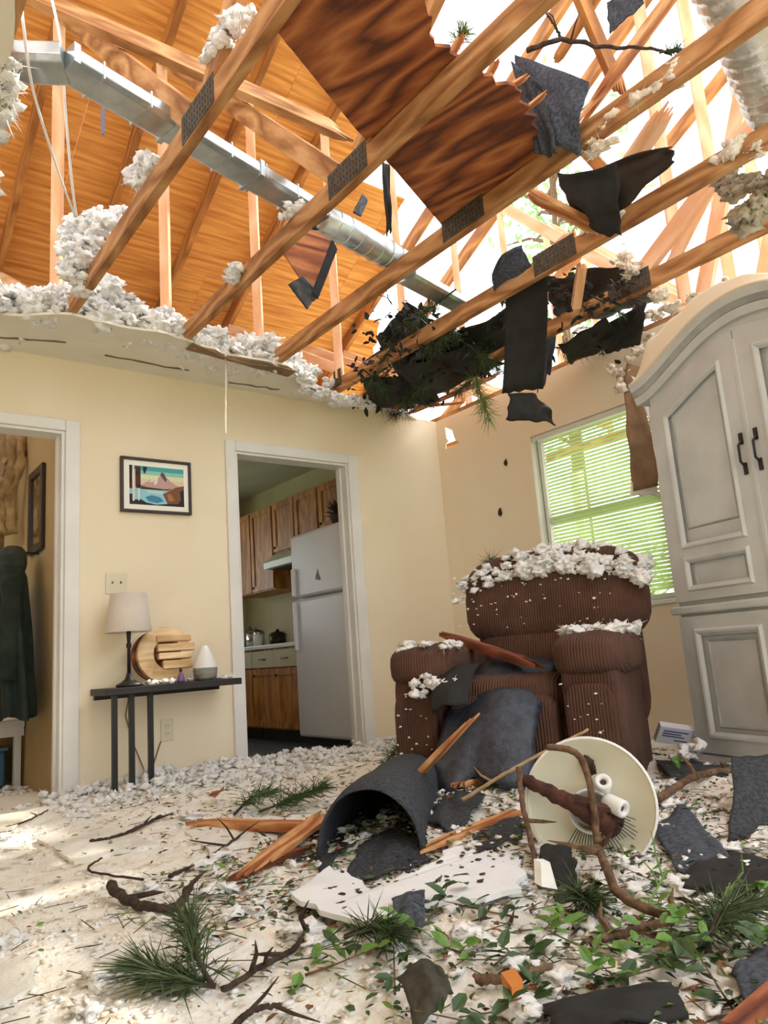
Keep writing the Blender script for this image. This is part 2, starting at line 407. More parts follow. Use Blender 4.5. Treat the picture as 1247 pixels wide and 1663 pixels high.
# window in the right wall
wn = struct('window_1', (W0, 2.82, .84))
ya, yb_, za, zb = 2.36, 3.28, .84, 2.05
M_vinyl = mat('window_vinyl', S(236, 238, 230), rough=.4)
for nm, lo, hi in (('window_frame', (3.965, ya, za), (4.012, ya+.035, zb)), ('window_frame', (3.965, yb_-.035, za), (4.012, yb_, zb)),
                   ('window_frame', (3.965, ya+.035, zb-.035), (4.012, yb_-.035, zb)), ('window_frame', (3.965, ya+.035, za), (4.012, yb_-.035, za+.035)),
                   ('meeting_rail', (3.975, ya+.035, 1.43), (4.005, yb_-.035, 1.475)),
                   ('window_sill', (3.88, ya-.02, za-.025), (3.965, yb_+.02, za))):
    G().box2(lo, hi).obj(nm, M_vinyl, wn, bev=.003)
WI = W0+.0125; WO = W1-.041
for lo, hi in (((WI, ya-.012, za), (WO, ya, zb)), ((WI, yb_, za), (WO, yb_+.012, zb)), ((WI, ya-.012, zb), (WO, yb_+.012, zb+.012)), ((WI, ya-.012, za-.012), (WO, yb_+.012, za))):
    G().box2(lo, hi).obj('reveal', M_vinyl, wn)
M_glass = mat('window_glass', (1, 1, 1, 1), rough=.02, trans=1.0)
for z0, z1 in ((za+.035, 1.43), (1.475, zb-.035)):
    G().box2((3.988, ya+.035, z0), (3.992, yb_-.035, z1)).obj('glass_pane', M_glass, wn)

# horizontal mini blind, hung inside the reveal
M_blind = mat('pale_green_blind', S(238, 246, 222), rough=.5, trans=0.0)
nt = M_blind.node_tree; pb = nt.nodes['Principled BSDF']
tl = nt.nodes.new('ShaderNodeBsdfTranslucent'); tl.inputs['Color'].default_value = S(226, 244, 188)
mx = nt.nodes.new('ShaderNodeMixShader'); mx.inputs[0].default_value = .65
nt.links.new(pb.outputs[0], mx.inputs[1]); nt.links.new(tl.outputs[0], mx.inputs[2]); nt.links.new(mx.outputs[0], nt.nodes['Material Output'].inputs[0])
bl = thing('window_blind', 'pale horizontal mini blind lowered over the window behind the brown recliner', 'blind', (3.935, 2.82, 2.05))
G().box2((3.915, ya+.005, 2.012), (3.955, yb_-.005, 2.048)).obj('headrail', M_vinyl, bl, bev=.003)
n_sl = 46
sm = None
for i in range(n_sl):
    z = 1.995 - i*.0242
    g = G()
    tilt = radians(-56)
    def sl(u, v, z=z):
        q = (v-.5)*.025; arch = .002*(1-(2*v-1)**2)
        return (3.935 + q*cos(tilt) - arch*sin(tilt), ya+.008+u*(yb_-ya-.09), z - q*sin(tilt) + arch)
    if sm is None:
        so = g.sheet(sl, 1, 3, .0006).obj('slat', M_blind, bl); sm = so
    else:
        so = sm.copy(); COL.objects.link(so); so.parent = bl; so.location = (0, 0, -i*.0242)
    if i > 30 and i % 3 == 0: so.rotation_euler = (radians(U(-.5, .5)), 0, 0)
G().box2((3.925, ya+.008, .862), (3.945, yb_-.08, .876)).obj('bottom_rail', M_vinyl, bl, bev=.002)
for y in (2.50, 2.80, 3.10):
    G().tube([(3.9215, y, 2.012), (3.9215, y, .87)], .0009, 4).obj('ladder_cord', M_white, bl)
G().tube([(3.912, yb_-.045, 2.015), (3.910, yb_-.05, 1.7), (3.909, yb_-.055, 1.30)], .0045, 6).obj('tilt_wand', mat('clear_grey_rod', S(120, 128, 110), rough=.3), bl)

# ================================================================ ROOF
def XC(k): return .966 + .615*(k-1)
roof_z = lambda y: 6.52 - .5*y           # underside of the sheathing on the far slope
RIDGE = .5
cs = 1.0/sqrt(1.25)
ORD = {0: 'roof truss at the far left with its bottom chord above the intact ceiling edge',
       1: 'first exposed roof truss from the left, crossed by the metal duct near the picture',
       2: 'second exposed roof truss from the left, above the torn ceiling and landscape picture',
       3: 'third exposed roof truss from the left, under the fallen wild-grained plywood sheet',
       4: 'fourth exposed roof truss from the left, carrying broken dark shingles',
       5: 'fifth exposed roof truss from the left, with pine boughs tangled on its chord',
       6: 'sixth exposed roof truss from the left, lying along the top of the window wall',
       7: 'bare roof truss standing just outside the window wall against the sky',
       8: 'bare roof truss, second beyond the window wall against the sky',
       9: 'bare roof truss farthest beyond the window wall against the sky',
       -1: 'roof truss above the ceiling left of the torn edge, mostly hidden'}
def truss(k):
    x = XC(k); t = thing('roof_truss', ORD[k], 'roof truss', (x, 2.0, 2.44), 'roof trusses')
    y0 = -3.2 if k < 6 else (.2 if k > 6 else -2)
    zc = 2.44 + .0445
    beam('bottom_chord', (x, y0, zc), (x, 8.3, zc), .038, .089, M_lum, t)
    zoff = .06/cs
    ytop = RIDGE if k not in (3, 4) else 1.9
    if k not in (5, 8): beam('top_chord', (x, 8.25, roof_z(8.25)-zoff), (x, ytop, roof_z(ytop)-zoff), .038, .12, M_raf, t, jag1=.25 if k in (3, 4) else 0, seed=k)
    if k not in (3, 4, 5):
        yn = -3.2
        beam('top_chord', (x, RIDGE, roof_z(RIDGE)-zoff), (x, yn, roof_z(RIDGE)-zoff-(RIDGE-yn)*.5), .038, .089, M_raf, t)
    wl = M_lum if k < 4 else M_pink
    beam('web', (x, 3.97, 2.529), (x, 3.97, roof_z(3.97)-.1), .038, .055, M_pink, t)
    if k not in (3, 4, 5, 6):
        beam('web', (x, 2.16, 2.54), (x, 3.90, roof_z(3.9)-.16), .038, .089, wl, t, up=Vector((0, 1, 0)))
    if k not in (1, 3, 4): beam('web', (x, 2.0, 2.54), (x, .45 if k < 6 else .9, 3.55 if k < 6 else 5.4), .038, .089, wl, t, up=Vector((0, 1, 0)))
    if k == 1: beam('web', (x, 2.0, 2.54), (x, 1.3, 3.25), .038, .089, wl, t, up=Vector((0, 1, 0)))
    beam('web', (x, 3.98, 2.60), (x, 5.6, roof_z(5.6)-.15), .038, .07, M_pink, t, up=Vector((0, 1, 0)))
    if k >= 6: beam('web', (x, 2.1, 2.56), (x, 2.1, roof_z(2.1)-.1), .038, .07, M_pink, t)
    if k in (1, 2, 3, 4, 5):
        for s in (-1, 1):
            g = G().box((x+s*.0205, 2.07, 2.50), (.002, .26, .11))
            gp = g.obj('gusset_plate', M_plate, t)
            if s == -1:
                q = G()
                for i in range(11):
                    for j in range(4): q.box((x-.0222, 1.96+.0215*i, 2.463+.025*j), (.0014, .004, .012))
                q.obj('plate_teeth', mat('dark_slot', S(52, 48, 44), rough=.7), gp)
        G().box((x-.0205, 3.97, 2.53), (.002, .09, .12)).obj('gusset_plate', M_plate, t)
    return t
for k in range(-1, 10): truss(k)

# lateral brace nailed across the webs
b = beam('lateral_brace', (-.6, 2.86, 3.43), (2.12, 2.86, 3.43), .038, .14, M_lum, None, up=(0, .45, 1), jag1=.12, seed=4)
tag(b, 'long horizontal brace board nailed across the webs above the metal duct', 'board')

# far slope sheathing, panel by panel
sheath = struct('roof_sheathing', (0, 4.5, 4.27))
def slope(s, x): return Vector((x, 8.6 - s*cs*1.0, roof_z(8.6 - s*cs)))   # s metres up the slope from the eave
def panel(outline, seed, m=M_ply):
    nrm = Vector((0, .5, 1)).normalized(); pts = [tuple(q) for q in outline]
    cxx = sum(p[0] for p in pts)/len(pts); cyy = sum(p[1] for p in pts)/len(pts)
    g = plate(pts, [], .012, lambda u, v, w: (u, v, w))
    me = bpy.data.meshes.new('plywood_panel'); me.from_pydata([(a-cxx, b-cyy, c) for a, b, c in g.v], [], g.f); me.materials.append(m)
    o = bpy.data.objects.new('plywood_panel', me); COL.objects.link(o); o.parent = sheath
    ex = Vector((1, 0, 0)); ey = Vector((0, -cs, .5*cs)); R3 = Matrix((ex, ey, nrm)).transposed()
    o.matrix_local = Matrix.Translation(slope(cyy, cxx) - sheath.location) @ R3.to_4x4()
    return o
def su(y): return (8.6-y)/cs
H2 = 1.219; gp = .003
sd = 0
for row in range(8):
    s0 = row*H2; s1 = s0+H2-gp; x = -2.4 + (1.22 if row % 2 else 0)
    while x < 7.6:
        xa, xb = x, x+2.438-gp; x += 2.438
        ymid = 8.6-(s0+s1)/2*cs
        lim = {0: 7.0, 1: 5.6, 2: 4.9, 3: 4.15, 4: 3.3, 5: 2.95, 6: 2.5, 7: 1.8}[row]
        if xa > lim - .15: continue
        sd += 1
        if xb <= lim: panel(rect(xa, s0, xb, s1), sd)
        else:
            nx = {0: 6.8, 1: 5.2, 2: 4.3, 3: 3.3, 4: 2.95, 5: 2.55, 6: 2.0, 7: 1.2}[row]
            torn = [(lim, s0), (lim-.10, s0+.3), (lim-.02, s0+.5), (lim-.42, s0+.8), (nx, s1)]
            torn = [(max(a, xa+.1), b) for a, b in torn]
            panel([(xa, s0)] + [tuple(q) for q in ragged(torn, sd, .02, .06, closed=False)] + [(xa, s1)], sd)
# near slope, behind and above the camera, left side only; the rest left open for sky light
for row in range(3):
    for col in range(2):
        s0 = row*H2
        pts = [(-2.4+col*1.6, s0), (-2.4+col*1.6+1.597, s0), (-2.4+col*1.6+1.597, s0+H2-gp), (-2.4+col*1.6, s0+H2-gp)]
        g = plate(pts, [], .012, lambda u, v, w: (u, RIDGE - .02 - (v*cs), roof_z(RIDGE) - v*.5*cs + w))
        g.obj('plywood_panel', M_ply, sheath)

# wide sheet of sheathing that came down on the trusses
shp = [(2.341, 2.281, 2.560), (1.757, 2.012, 2.560), (1.495, 1.906, 2.560), (1.039, 1.681, 2.560), (1.011, 1.439, 2.560), (1.137, 1.333, 2.560), (1.345, 1.338, 2.560), (1.472, 1.442, 2.560), (1.674, 1.468, 2.560), (1.855, 1.445, 2.560), (2.076, 1.542, 2.560), (2.253, 1.671, 2.560), (2.315, 1.965, 2.560)]
shp = [(p[0], p[1]) for p in shp]
shp = shp[:4] + [tuple(q) for q in ragged([Vector(p) for p in shp[4:]], 9, .016, .025, closed=False)]
g = plate(shp, [], .013, lambda u, v, w: (u, v, w))
me = bpy.data.meshes.new('plywood_sheet')
cx0, cy0 = 1.7, 1.75
ang = radians(-72)
me.from_pydata([((a-cx0)*cos(ang)+(b-cy0)*sin(ang), -(a-cx0)*sin(ang)+(b-cy0)*cos(ang), c) for a, b, c in g.v], [], g.f); me.materials.append(M_plyd)
ps = bpy.data.objects.new('plywood_sheet', me); COL.objects.link(ps)
ps.matrix_world = Matrix.Translation((cx0, cy0, 2.545)) @ Matrix.Rotation(ang, 4, 'Z')
tag(ps, 'large fallen plywood sheet with wild dark grain lying across the second and third trusses', 'plywood')

# ================================================================ FURNITURE
# ---- armoire against the right wall (local frame: x along its front from the far edge, y into the wall, z up)
AO = Vector((3.25, 1.95, 0)); AX = Vector((-.276, -.961, 0)).normalized(); AY = Vector((.961, -.276, 0)).normalized()
AM = Matrix.Translation(AO) @ Matrix((AX, AY, Z)).transposed().to_4x4()
M_arm = mat('chalky_white_paint', S(208, 212, 212), S(194, 198, 199), rough=.6, scale=5, bump=.08, bscale=30)
M_armg = mat('grey_antiqued_moulding', S(150, 154, 154), S(176, 180, 180), rough=.6, scale=8)
arm = thing('armoire', 'tall white two door armoire with arched top beside the window', 'armoire', AO + AX*.56 + AY*.25)
AW = 1.12; AC = AW/2
def arch(x, base=1.84, rise=.165, half=.56):      # bonnet arch: level shoulders, then a rising curve
    t = max(-1, min(1, (x-AC)/half)); return base + rise*(.5+.5*cos(pi*t))**.75
def AG(g, name, m, parent=arm, **k): return g.xf(AM).obj(name, m, parent, **k)
N = 32
top = [(AW*i/N, arch(AW*i/N)) for i in range(N+1)]
AG(G().prism([(0, 0, .76), (AW, 0, .76)] + [(x, 0, z) for x, z in top[::-1]], (0, .48, 0)), 'upper_case', M_arm)
AG(G().box2((.0, 0, .1), (AW, .48, .735)), 'lower_case', M_arm)
AG(G().box2((-.015, -.02, 0), (AW+.015, .5, .105)), 'plinth', M_arm, bev=.008)
AG(G().box2((-.03, -.035, .728), (AW+.03, .5, .765)), 'waist_moulding', M_arm, bev=.009)
# cornice: stepped moulding swept along the arch
for (dz, dy, h, m, nm) in ((.0, -.055, .035, M_arm, 'cornice'), (-.033, -.042, .03, M_armg, 'cornice_bead'), (-.066, -.03, .036, M_arm, 'frieze')):
    g = G(); xs = [-.075 + (AW+.15)*i/48 for i in range(49)]
    P = [(x, arch(x, 1.84, .165, .60) + .045 + dz) for x in xs]
    vs = []; fs = []
    for x, z in P:
        vs += [(x, dy, z), (x, dy+.012, z-h), (x, .47, z-h), (x, .47, z)]
    for i in range(48):
        for k in range(4): fs.append((i*4+k, i*4+(k+1) % 4, i*4+4+(k+1) % 4, i*4+4+k))
    fs += [(0, 3, 2, 1), (192, 193, 194, 195)]
    AG(g.add(vs, fs), nm, m)
def ring_mould(g, pts, w, d, y0):
    """raised moulding around a closed outline in (x, z): outer edge, ridge, inner edge"""
    n = len(pts); cx = sum(p[0] for p in pts)/n; cz = sum(p[1] for p in pts)/n; vs = []; fs = []
    def inset(k):
        out = []
        for i in range(n):
            a, b, c = pts[i-1], pts[i], pts[(i+1) % n]
            t = Vector((c[0]-a[0], c[1]-a[1])); t = t.normalized() if t.length else Vector((1, 0))
            e1 = Vector((b[0]-a[0], b[1]-a[1])).normalized(); e2 = Vector((c[0]-b[0], c[1]-b[1])).normalized()
            n1 = Vector((-e1.y, e1.x)); n2 = Vector((-e2.y, e2.x)); m_ = n1+n2; m_ = m_.normalized() if m_.length > 1e-6 else n1
            s = k/max(.4, m_.dot(n1)); out.append((b[0]+m_.x*s, b[1]+m_.y*s))
        return out
    for k, y in ((0, y0), (w*.3, y0-d), (w*.6, y0-d*.8), (w, y0+d*.2)):
        vs += [(x, y, z) for x, z in inset(k)]
    for r in range(3):
        for i in range(n): fs.append((r*n+i, r*n+(i+1) % n, (r+1)*n+(i+1) % n, (r+1)*n+i))
    return g.add(vs, fs)
def arm_door(xa, xb, mirror):
    n = 14
    def tz(x, off): return arch(x, 1.80, .165, .56) + off
    out = [(xa, .785), (xb, .785)] + [(xb+(xa-xb)*i/n, tz(xb+(xa-xb)*i/n, -.06)) for i in range(n+1)]
    pa, pb = (xa+.085, xb-.085)
    pan = [(pa, 1.02), (pb, 1.02)] + [(pb+(pa-pb)*i/n, tz(pb+(pa-pb)*i/n, -.15)) for i in range(n+1)]
    small = [(pa, .825), (pb, .825), (pb, .985), (pa, .985)]
    d = plate(out, [pan, small], .024, lambda u, v, w: (u, -.026+w, v)); d = AG(d, 'door', M_arm, bev=.003)
    for q in (pan, small):
        AG(ring_mould(G(), q, .03, .012, -.026), 'panel_moulding', M_arm, d)
        cx = sum(p[0] for p in q)/len(q); cz = sum(p[1] for p in q)/len(q)
        AG(G().prism([(x, -.002, z) for x, z in q], (0, -.006, 0)), 'panel', M_arm, d)
        inn = [(cx+(x-cx)*.80, cz+(z-cz)*.86) for x, z in q]
        AG(ring_mould(G(), inn, .012, .006, -.008), 'panel_bead', M_armg, d)
    hx = xb-.035 if not mirror else xa+.035
    h = G().tube([(hx, -.03, 1.42), (hx, -.05, 1.40), (hx, -.052, 1.33), (hx, -.03, 1.31)], .006, 6)
    h.box((hx, -.03, 1.43), (.018, .006, .05)); h.box((hx, -.03, 1.30), (.018, .006, .05))
    AG(h, 'handle', M_black, d)
    lo = [(xa, .115), (xb, .115), (xb, .715), (xa, .715)]; lp = [(pa, .175), (pb, .175), (pb, .66), (pa, .66)]
    d2 = AG(plate(lo, [lp], .024, lambda u, v, w: (u, -.026+w, v)), 'lower_door', M_arm, bev=.003)
    AG(ring_mould(G(), lp, .034, .012, -.026), 'panel_moulding', M_arm, d2)
    AG(G().prism([(x, -.002, z) for x, z in lp], (0, -.006, 0)), 'panel', M_arm, d2)
    inn = [(pa+.05, .225), (pb-.05, .225), (pb-.05, .61), (pa+.05, .61)]
    AG(ring_mould(G(), inn, .014, .006, -.008), 'panel_bead', M_armg, d2)
arm_door(.012, .557, False); arm_door(.563, 1.108, True)
AG(G().box2((.552, -.032, .785), (.568, -.024, 1.86)), 'astragal', M_arm)

# ---- brown recliner in front of the window
M_cord = mat('brown_corduroy', S(96, 64, 50), S(78, 50, 40), rough=.9, scale=7, bump=.0)
nt = M_cord.node_tree; tc = nt.nodes['Texture Coordinate']
CB = Vector((.88, .47, 0)).normalized(); CX = Vector((CB.y, -CB.x, 0)); CO = Vector((2.27, 2.22, 0))
CM = Matrix.Translation(CO) @ Matrix((CX, CB, Z)).transposed().to_4x4()
wv = nt.nodes.new('ShaderNodeTexWave'); wv.wave_type = 'BANDS'; wv.bands_direction = 'X'; wv.inputs['Scale'].default_value = 26; wv.inputs['Distortion'].default_value = 1.2
mpc = nt.nodes.new('ShaderNodeMapping'); mpc.inputs['Rotation'].default_value = (0, 0, -atan2(CX.y, CX.x))
bpn = nt.nodes.new('ShaderNodeBump'); bpn.inputs['Strength'].default_value = .7; bpn.inputs['Distance'].default_value = .006
nt.links.new(tc.outputs['Object'], mpc.inputs[0]); nt.links.new(mpc.outputs[0], wv.inputs['Vector'])
nt.links.new(wv.outputs['Fac'], bpn.inputs['Height']); nt.links.new(bpn.outputs[0], nt.nodes['Principled BSDF'].inputs['Normal'])
ch = thing('recliner', 'brown corduroy recliner armchair covered in white insulation below the window', 'armchair', CO + CB*.45)
def CG(g, name, m=M_cord, parent=ch, **k): return g.xf(CM).obj(name, m, parent, smooth=True, **k)
CG(G().puff((0, .50, .19), (.74, .84, .34), 9), 'base')
CG(G().puff((0, .06, .27), (.46, .16, .36), 6), 'footrest')
CG(G().puff((0, .36, .42), (.50, .70, .22), 5), 'seat_cushion')
for s in (-1, 1):
    a = CG(G().puff((s*.365, .44, .29), (.24, .90, .56), 9, nu=36), 'arm')
    CG(G().puff((s*.365, .40, .585), (.32, .90, .20), 3.4, nu=36), 'arm_pad', parent=a)
    CG(G().puff((s*.365, -.025, .27), (.19, .05, .42), 5), 'arm_front', parent=a)
bk = CG(G().puff((.11, .80, .55), (.80, .26, .70), 6), 'backrest')
tl_ = Matrix.Rotation(radians(-10), 3, 'X')
CG(G().puff((.13, .70, .86), (.90, .34, .47), 3.6, M=tl_, nu=40), 'head_pillow', parent=bk)
CG(G().puff((.09, .64, .60), (.68, .26, .26), 3.4, M=tl_, nu=40), 'lumbar_pillow', parent=bk)

# ---- console table and what stands on it
TY0, TY1 = 3.92, 4.20; TZ = .575
tb = thing('console_table', 'narrow black console table against the cream wall between the doorways', 'table', (1.6, 4.06, .0))
G().box2((1.215, TY0, TZ-.035), (1.965, TY1, TZ)).obj('tabletop', M_blackw, tb, bev=.003)
for px, ty in ((1.262, 3.95), (1.356, 3.97), (1.455, 3.97)):
    G().box2((px-.013, ty-.013, .0), (px+.013, ty+.013, TZ-.035)).obj('leg', M_black, tb, bev=.002)
G().box2((1.235, 4.185, TZ-.06), (1.95, 4.215, TZ-.035)).obj('wall_cleat', M_black, tb)

lp = thing('table_lamp', 'small table lamp with black stem and white drum shade on the console', 'lamp', (1.355, 4.02, TZ))
lx, ly = 1.365, 4.03
G().lathe([(0, 0), (.066, 0), (.068, .012), (.045, .022), (.022, .04), (.012, .07), (.0, .07)], (lx, ly, TZ+.001), seg=24).obj('base', M_black, lp, smooth=True)
G().lathe([(0, .06), (.010, .06), (.0085, .20), (.013, .205), (.013, .225), (.0085, .23), (.012, .27), (.012, .30), (0, .30)], (lx, ly, TZ), seg=16).obj('stem', M_black, lp, smooth=True)
M_shade = mat('white_linen_shade', S(226, 216, 206), S(216, 206, 198), rough=.9, scale=90, stretch=(1, 1, 6), bump=.1, bscale=200)
sh = G().lathe([(.118, .285), (.120, .287), (.094, .49), (.092, .49), (.116, .287), (.118, .285)], (lx, ly, TZ), seg=36).obj('lamp_shade', M_shade, lp, smooth=True)
g = G()
for k in range(3):
    a = 2*pi*k/3; g.tube([(lx, ly, TZ+.47), (lx+cos(a)*.095, ly+sin(a)*.095, TZ+.478)], .0018, 4)
g.obj('shade_spider', M_black, sh)
G().lathe([(0, .30), (.016, .30), (.03, .36), (.032, .39), (.02, .425), (0, .43)], (lx, ly, TZ), seg=14).obj('bulb', M_white, lp, smooth=True)
cord = G().tube([(lx+.02, ly+.09, TZ+.015), (lx+.05, 4.19, TZ-.01), (1.42, 4.208, .50), (1.405, 4.208, .42), (1.44, 4.208, .28), (1.50, 4.207, .13), (1.53, 4.205, .075), (1.60, 4.207, .26)], .0035, 6)
cord.obj('power_cord', mat('brown_cord', S(110, 92, 70), rough=.6), lp)

# round wooden decor: turned plank disc with horizontal slabs
wd = thing('wooden_disc', 'round pale wooden disc with split planks leaning behind the white diffuser', 'decor', (1.60, 4.05, TZ))
M_pale = grainmat('pale_ash_wood', S(196, 158, 112), S(222, 188, 144), S(234, 208, 170), 'X', 9, 4)
tilt = Matrix.Translation((1.575, 4.09, TZ+.155)) @ Matrix.Rotation(radians(-8), 4, 'X')
ringp = [(.152*cos(a), .152*sin(a)) for a in [radians(20+320*i/40) for i in range(41)]]
inr = [(.085*cos(a)+.02, .085*sin(a)) for a in [radians(20+320*i/40) for i in range(41)]]
rg = plate(ringp + inr[::-1], [], .03, lambda u, v, w: (u, -.03+w, v))
rg.xf(tilt).obj('ring', M_pale, wd, bev=.004)
for i, (z, l, h) in enumerate(((.085, .20, .035), (.035, .215, .04), (-.012, .19, .035), (-.06, .17, .045))):
    g = G().box((.055+.01*(i % 2), -.028, z), (l, .035, h)); g.xf(tilt).obj('slab', M_pale, wd, bev=.004)
bd = plate([(.14*cos(2*pi*i/36), .14*sin(2*pi*i/36)) for i in range(36)], [], .02, lambda u, v, w: (u-.03, .01+w, v))
bd.xf(tilt).obj('back_disc', M_red, wd, bev=.003)

vz = thing('oil_diffuser', 'egg shaped diffuser with white top and grey base on the console', 'vase', (1.775, 3.985, TZ))
vx, vy = 1.775, 3.985
G().lathe([(0, 0), (.045, 0), (.062, .02), (.067, .05), (.066, .068)], (vx, vy, TZ+.002), seg=32).obj('base', mat('grey_wood_base', S(150, 152, 144), S(122, 124, 118), rough=.6, scale=12, stretch=(1, 1, 5)), vz, smooth=True)
G().lathe([(.066, .068), (.060, .095), (.046, .13), (.030, .165), (.017, .185), (.010, .19), (0, .19)], (vx, vy, TZ+.002), seg=32).obj('top', M_white, vz, smooth=True)
pb_ = thing('perfume_bottle', 'tiny purple bottle with dark stopper on the console', 'bottle', (1.622, 3.96, TZ))
G().lathe([(0, 0), (.020, 0), (.022, .012), (.016, .035), (.007, .05), (.007, .056), (0, .056)], (1.622, 3.96, TZ+.001), seg=16).obj('body', mat('purple_glass', S(120, 84, 140), rough=.15), pb_, smooth=True)
G().lathe([(0, .055), (.006, .055), (.009, .065), (.005, .08), (0, .082)], (1.622, 3.96, TZ+.001), seg=12).obj('stopper', M_black, pb_, smooth=True)

# ---- on the wall
pf = thing('landscape_picture', 'small framed landscape picture of a mountain lake on the cream wall', 'picture', (1.597, 4.215, 1.56))
X0, X1, Z0, Z1 = 1.383, 1.811, 1.557, 1.887
M_frame = mat('dark_wood_frame', S(40, 26, 20), S(58, 40, 28), rough=.4, scale=20)
fw = .017
for lo, hi in (((X0, 4.195, Z0), (X0+fw, 4.219, Z1)), ((X1-fw, 4.195, Z0), (X1, 4.219, Z1)), ((X0+fw, 4.195, Z0), (X1-fw, 4.219, Z0+fw)), ((X0+fw, 4.195, Z1-fw), (X1-fw, 4.219, Z1))):
    G().box2(lo, hi).obj('frame', M_frame, pf, bev=.003)
G().box2((X0+fw, 4.207, Z0+fw), (X1-fw, 4.213, Z1-fw)).obj('mat_board', mat('white_mat_board', S(252, 248, 240), rough=.9), pf)
cols = [S(70, 164, 168), S(142, 204, 190), S(226, 228, 182), S(232, 204, 178), S(150, 206, 222), S(58, 134, 168), S(26, 16, 12), S(122, 76, 36), S(196, 158, 152), S(96, 70, 84), S(238, 232, 224), S(76, 30, 26), S(168, 116, 62), S(190, 222, 216)]
pm = [mat('print_%s' % n, c, rough=.6) for n, c in zip(('teal', 'aqua', 'pale_yellow', 'peach', 'pale_blue', 'lake_blue', 'black', 'brown', 'rose', 'plum', 'white', 'maroon', 'ochre', 'mist'), cols)]
g = G(); PX0, PX1, PZ0, PZ1 = X0+.052, X1-.045, Z0+.048, Z1-.048
layer = [0]
def art(m, pts):
    layer[0] += 1; g.m = m; y = 4.2069 - .00008*layer[0]
    g.add([(PX0+(PX1-PX0)*u, y, PZ0+(PZ1-PZ0)*v) for u, v in pts], [tuple(range(len(pts)))])
for i, (a, b, m) in enumerate(((.88, 1, 0), (.78, .88, 1), (.66, .78, 2), (.45, .66, 3), (0, .45, 4))): art(m, rect(0, a, 1, b))
art(8, [(.2, .5), (.38, .66), (.46, .6), (.58, .84), (.66, .78), (.74, .66), (.86, .56), (1, .5), (1, .42), (.2, .42)])
art(9, [(.56, .80), (.585, .88), (.63, .85), (.68, .70), (.66, .62), (.60, .72)])
art(10, [(.44, .58), (.52, .72), (.50, .60), (.46, .52)])
art(2, [(.34, .6), (.40, .66), (.44, .6)])
art(7, [(.18, .50), (.34, .46), (.6, .44), (.78, .46), (.7, .40), (.2, .40)])
art(6, [(.22, .45), (.6, .435), (.6, .41), (.22, .41)])
art(5, [(.28, .20), (.4, .26), (.55, .22), (.62, .12), (.5, .06), (.34, .1)])
art(13, [(.3, .38), (.62, .38), (.58, .30), (.34, .32)])
art(7, [(.60, .30), (.72, .40), (.84, .5), (1, .56), (1, .0), (.7, .0), (.66, .14)])
art(12, [(.68, .28), (.74, .34), (.82, .16), (.72, .12)])
art(6, [(.92, .40), (1, .46), (1, 0), (.86, 0), (.94, .2)])
art(6, [(0, .10), (.2, .14), (.3, .06), (.48, .02), (.7, .06), (1, .08), (1, 0), (0, 0)])
art(11, rect(0, .4, .05, 1)); art(11, rect(.10, .44, .20, .98)); art(6, rect(.0, .5, .04, 1)); art(6, rect(.11, .74, .18, .86)); art(6, rect(.12, .42, .2, .52))
art(10, rect(.055, .08, .085, 1)); art(3, rect(.09, .12, .105, .9)); art(10, rect(.15, .1, .18, .4)); art(6, rect(0, .02, .05, .26)); art(6, [(.24, .98), (.32, .98), (.28, .8), (.25, .84)])
g.obj('print', pm, pf)

def wallplate(name, label, cx, cz, w, h, kind):
    t = thing(name, label, 'outlet' if kind == 'outlet' else 'switch', (cx, 4.215, cz-h/2))
    G().box2((cx-w/2, 4.212, cz-h/2), (cx+w/2, 4.2195, cz+h/2)).obj('cover_plate', M_ivory, t, bev=.003)
    if kind == 'outlet':
        for dz in (-.02, .02):
            rc = G().lathe([(0, 0), (.015, 0), (.016, -.0015), (.016, -.003)], (cx, 4.209, cz+dz), ax=(0, -1, 0), seg=16).obj('receptacle', M_ivory, t)
            q = G()
            for dx in (-.006, .006): q.box((cx+dx, 4.2085, cz+dz+.003), (.002, .002, .008))
            q.obj('slot', M_black, rc)
    else:
        n = 2
        for i in range(n):
            dx = (i-.5)*.046
            G().box2((cx+dx-.006, 4.2095, cz-.014), (cx+dx+.006, 4.213, cz+.014)).obj('switch_slot', M_trim, t)
            G().box((cx+dx, 4.206, cz+.004), (.008, .012, .012), Matrix.Rotation(.5, 3, 'X')).obj('toggle', mat('grey_toggle', S(140, 132, 116), rough=.4), t)
    return t
wallplate('light_switch', 'double ivory light switch plate on the wall above the lamp', 1.36, 1.145, .118, .118, 'switch')
wallplate('wall_outlet', 'ivory wall outlet on the cream wall below the console table', 1.64, .315, .074, .118, 'outlet')

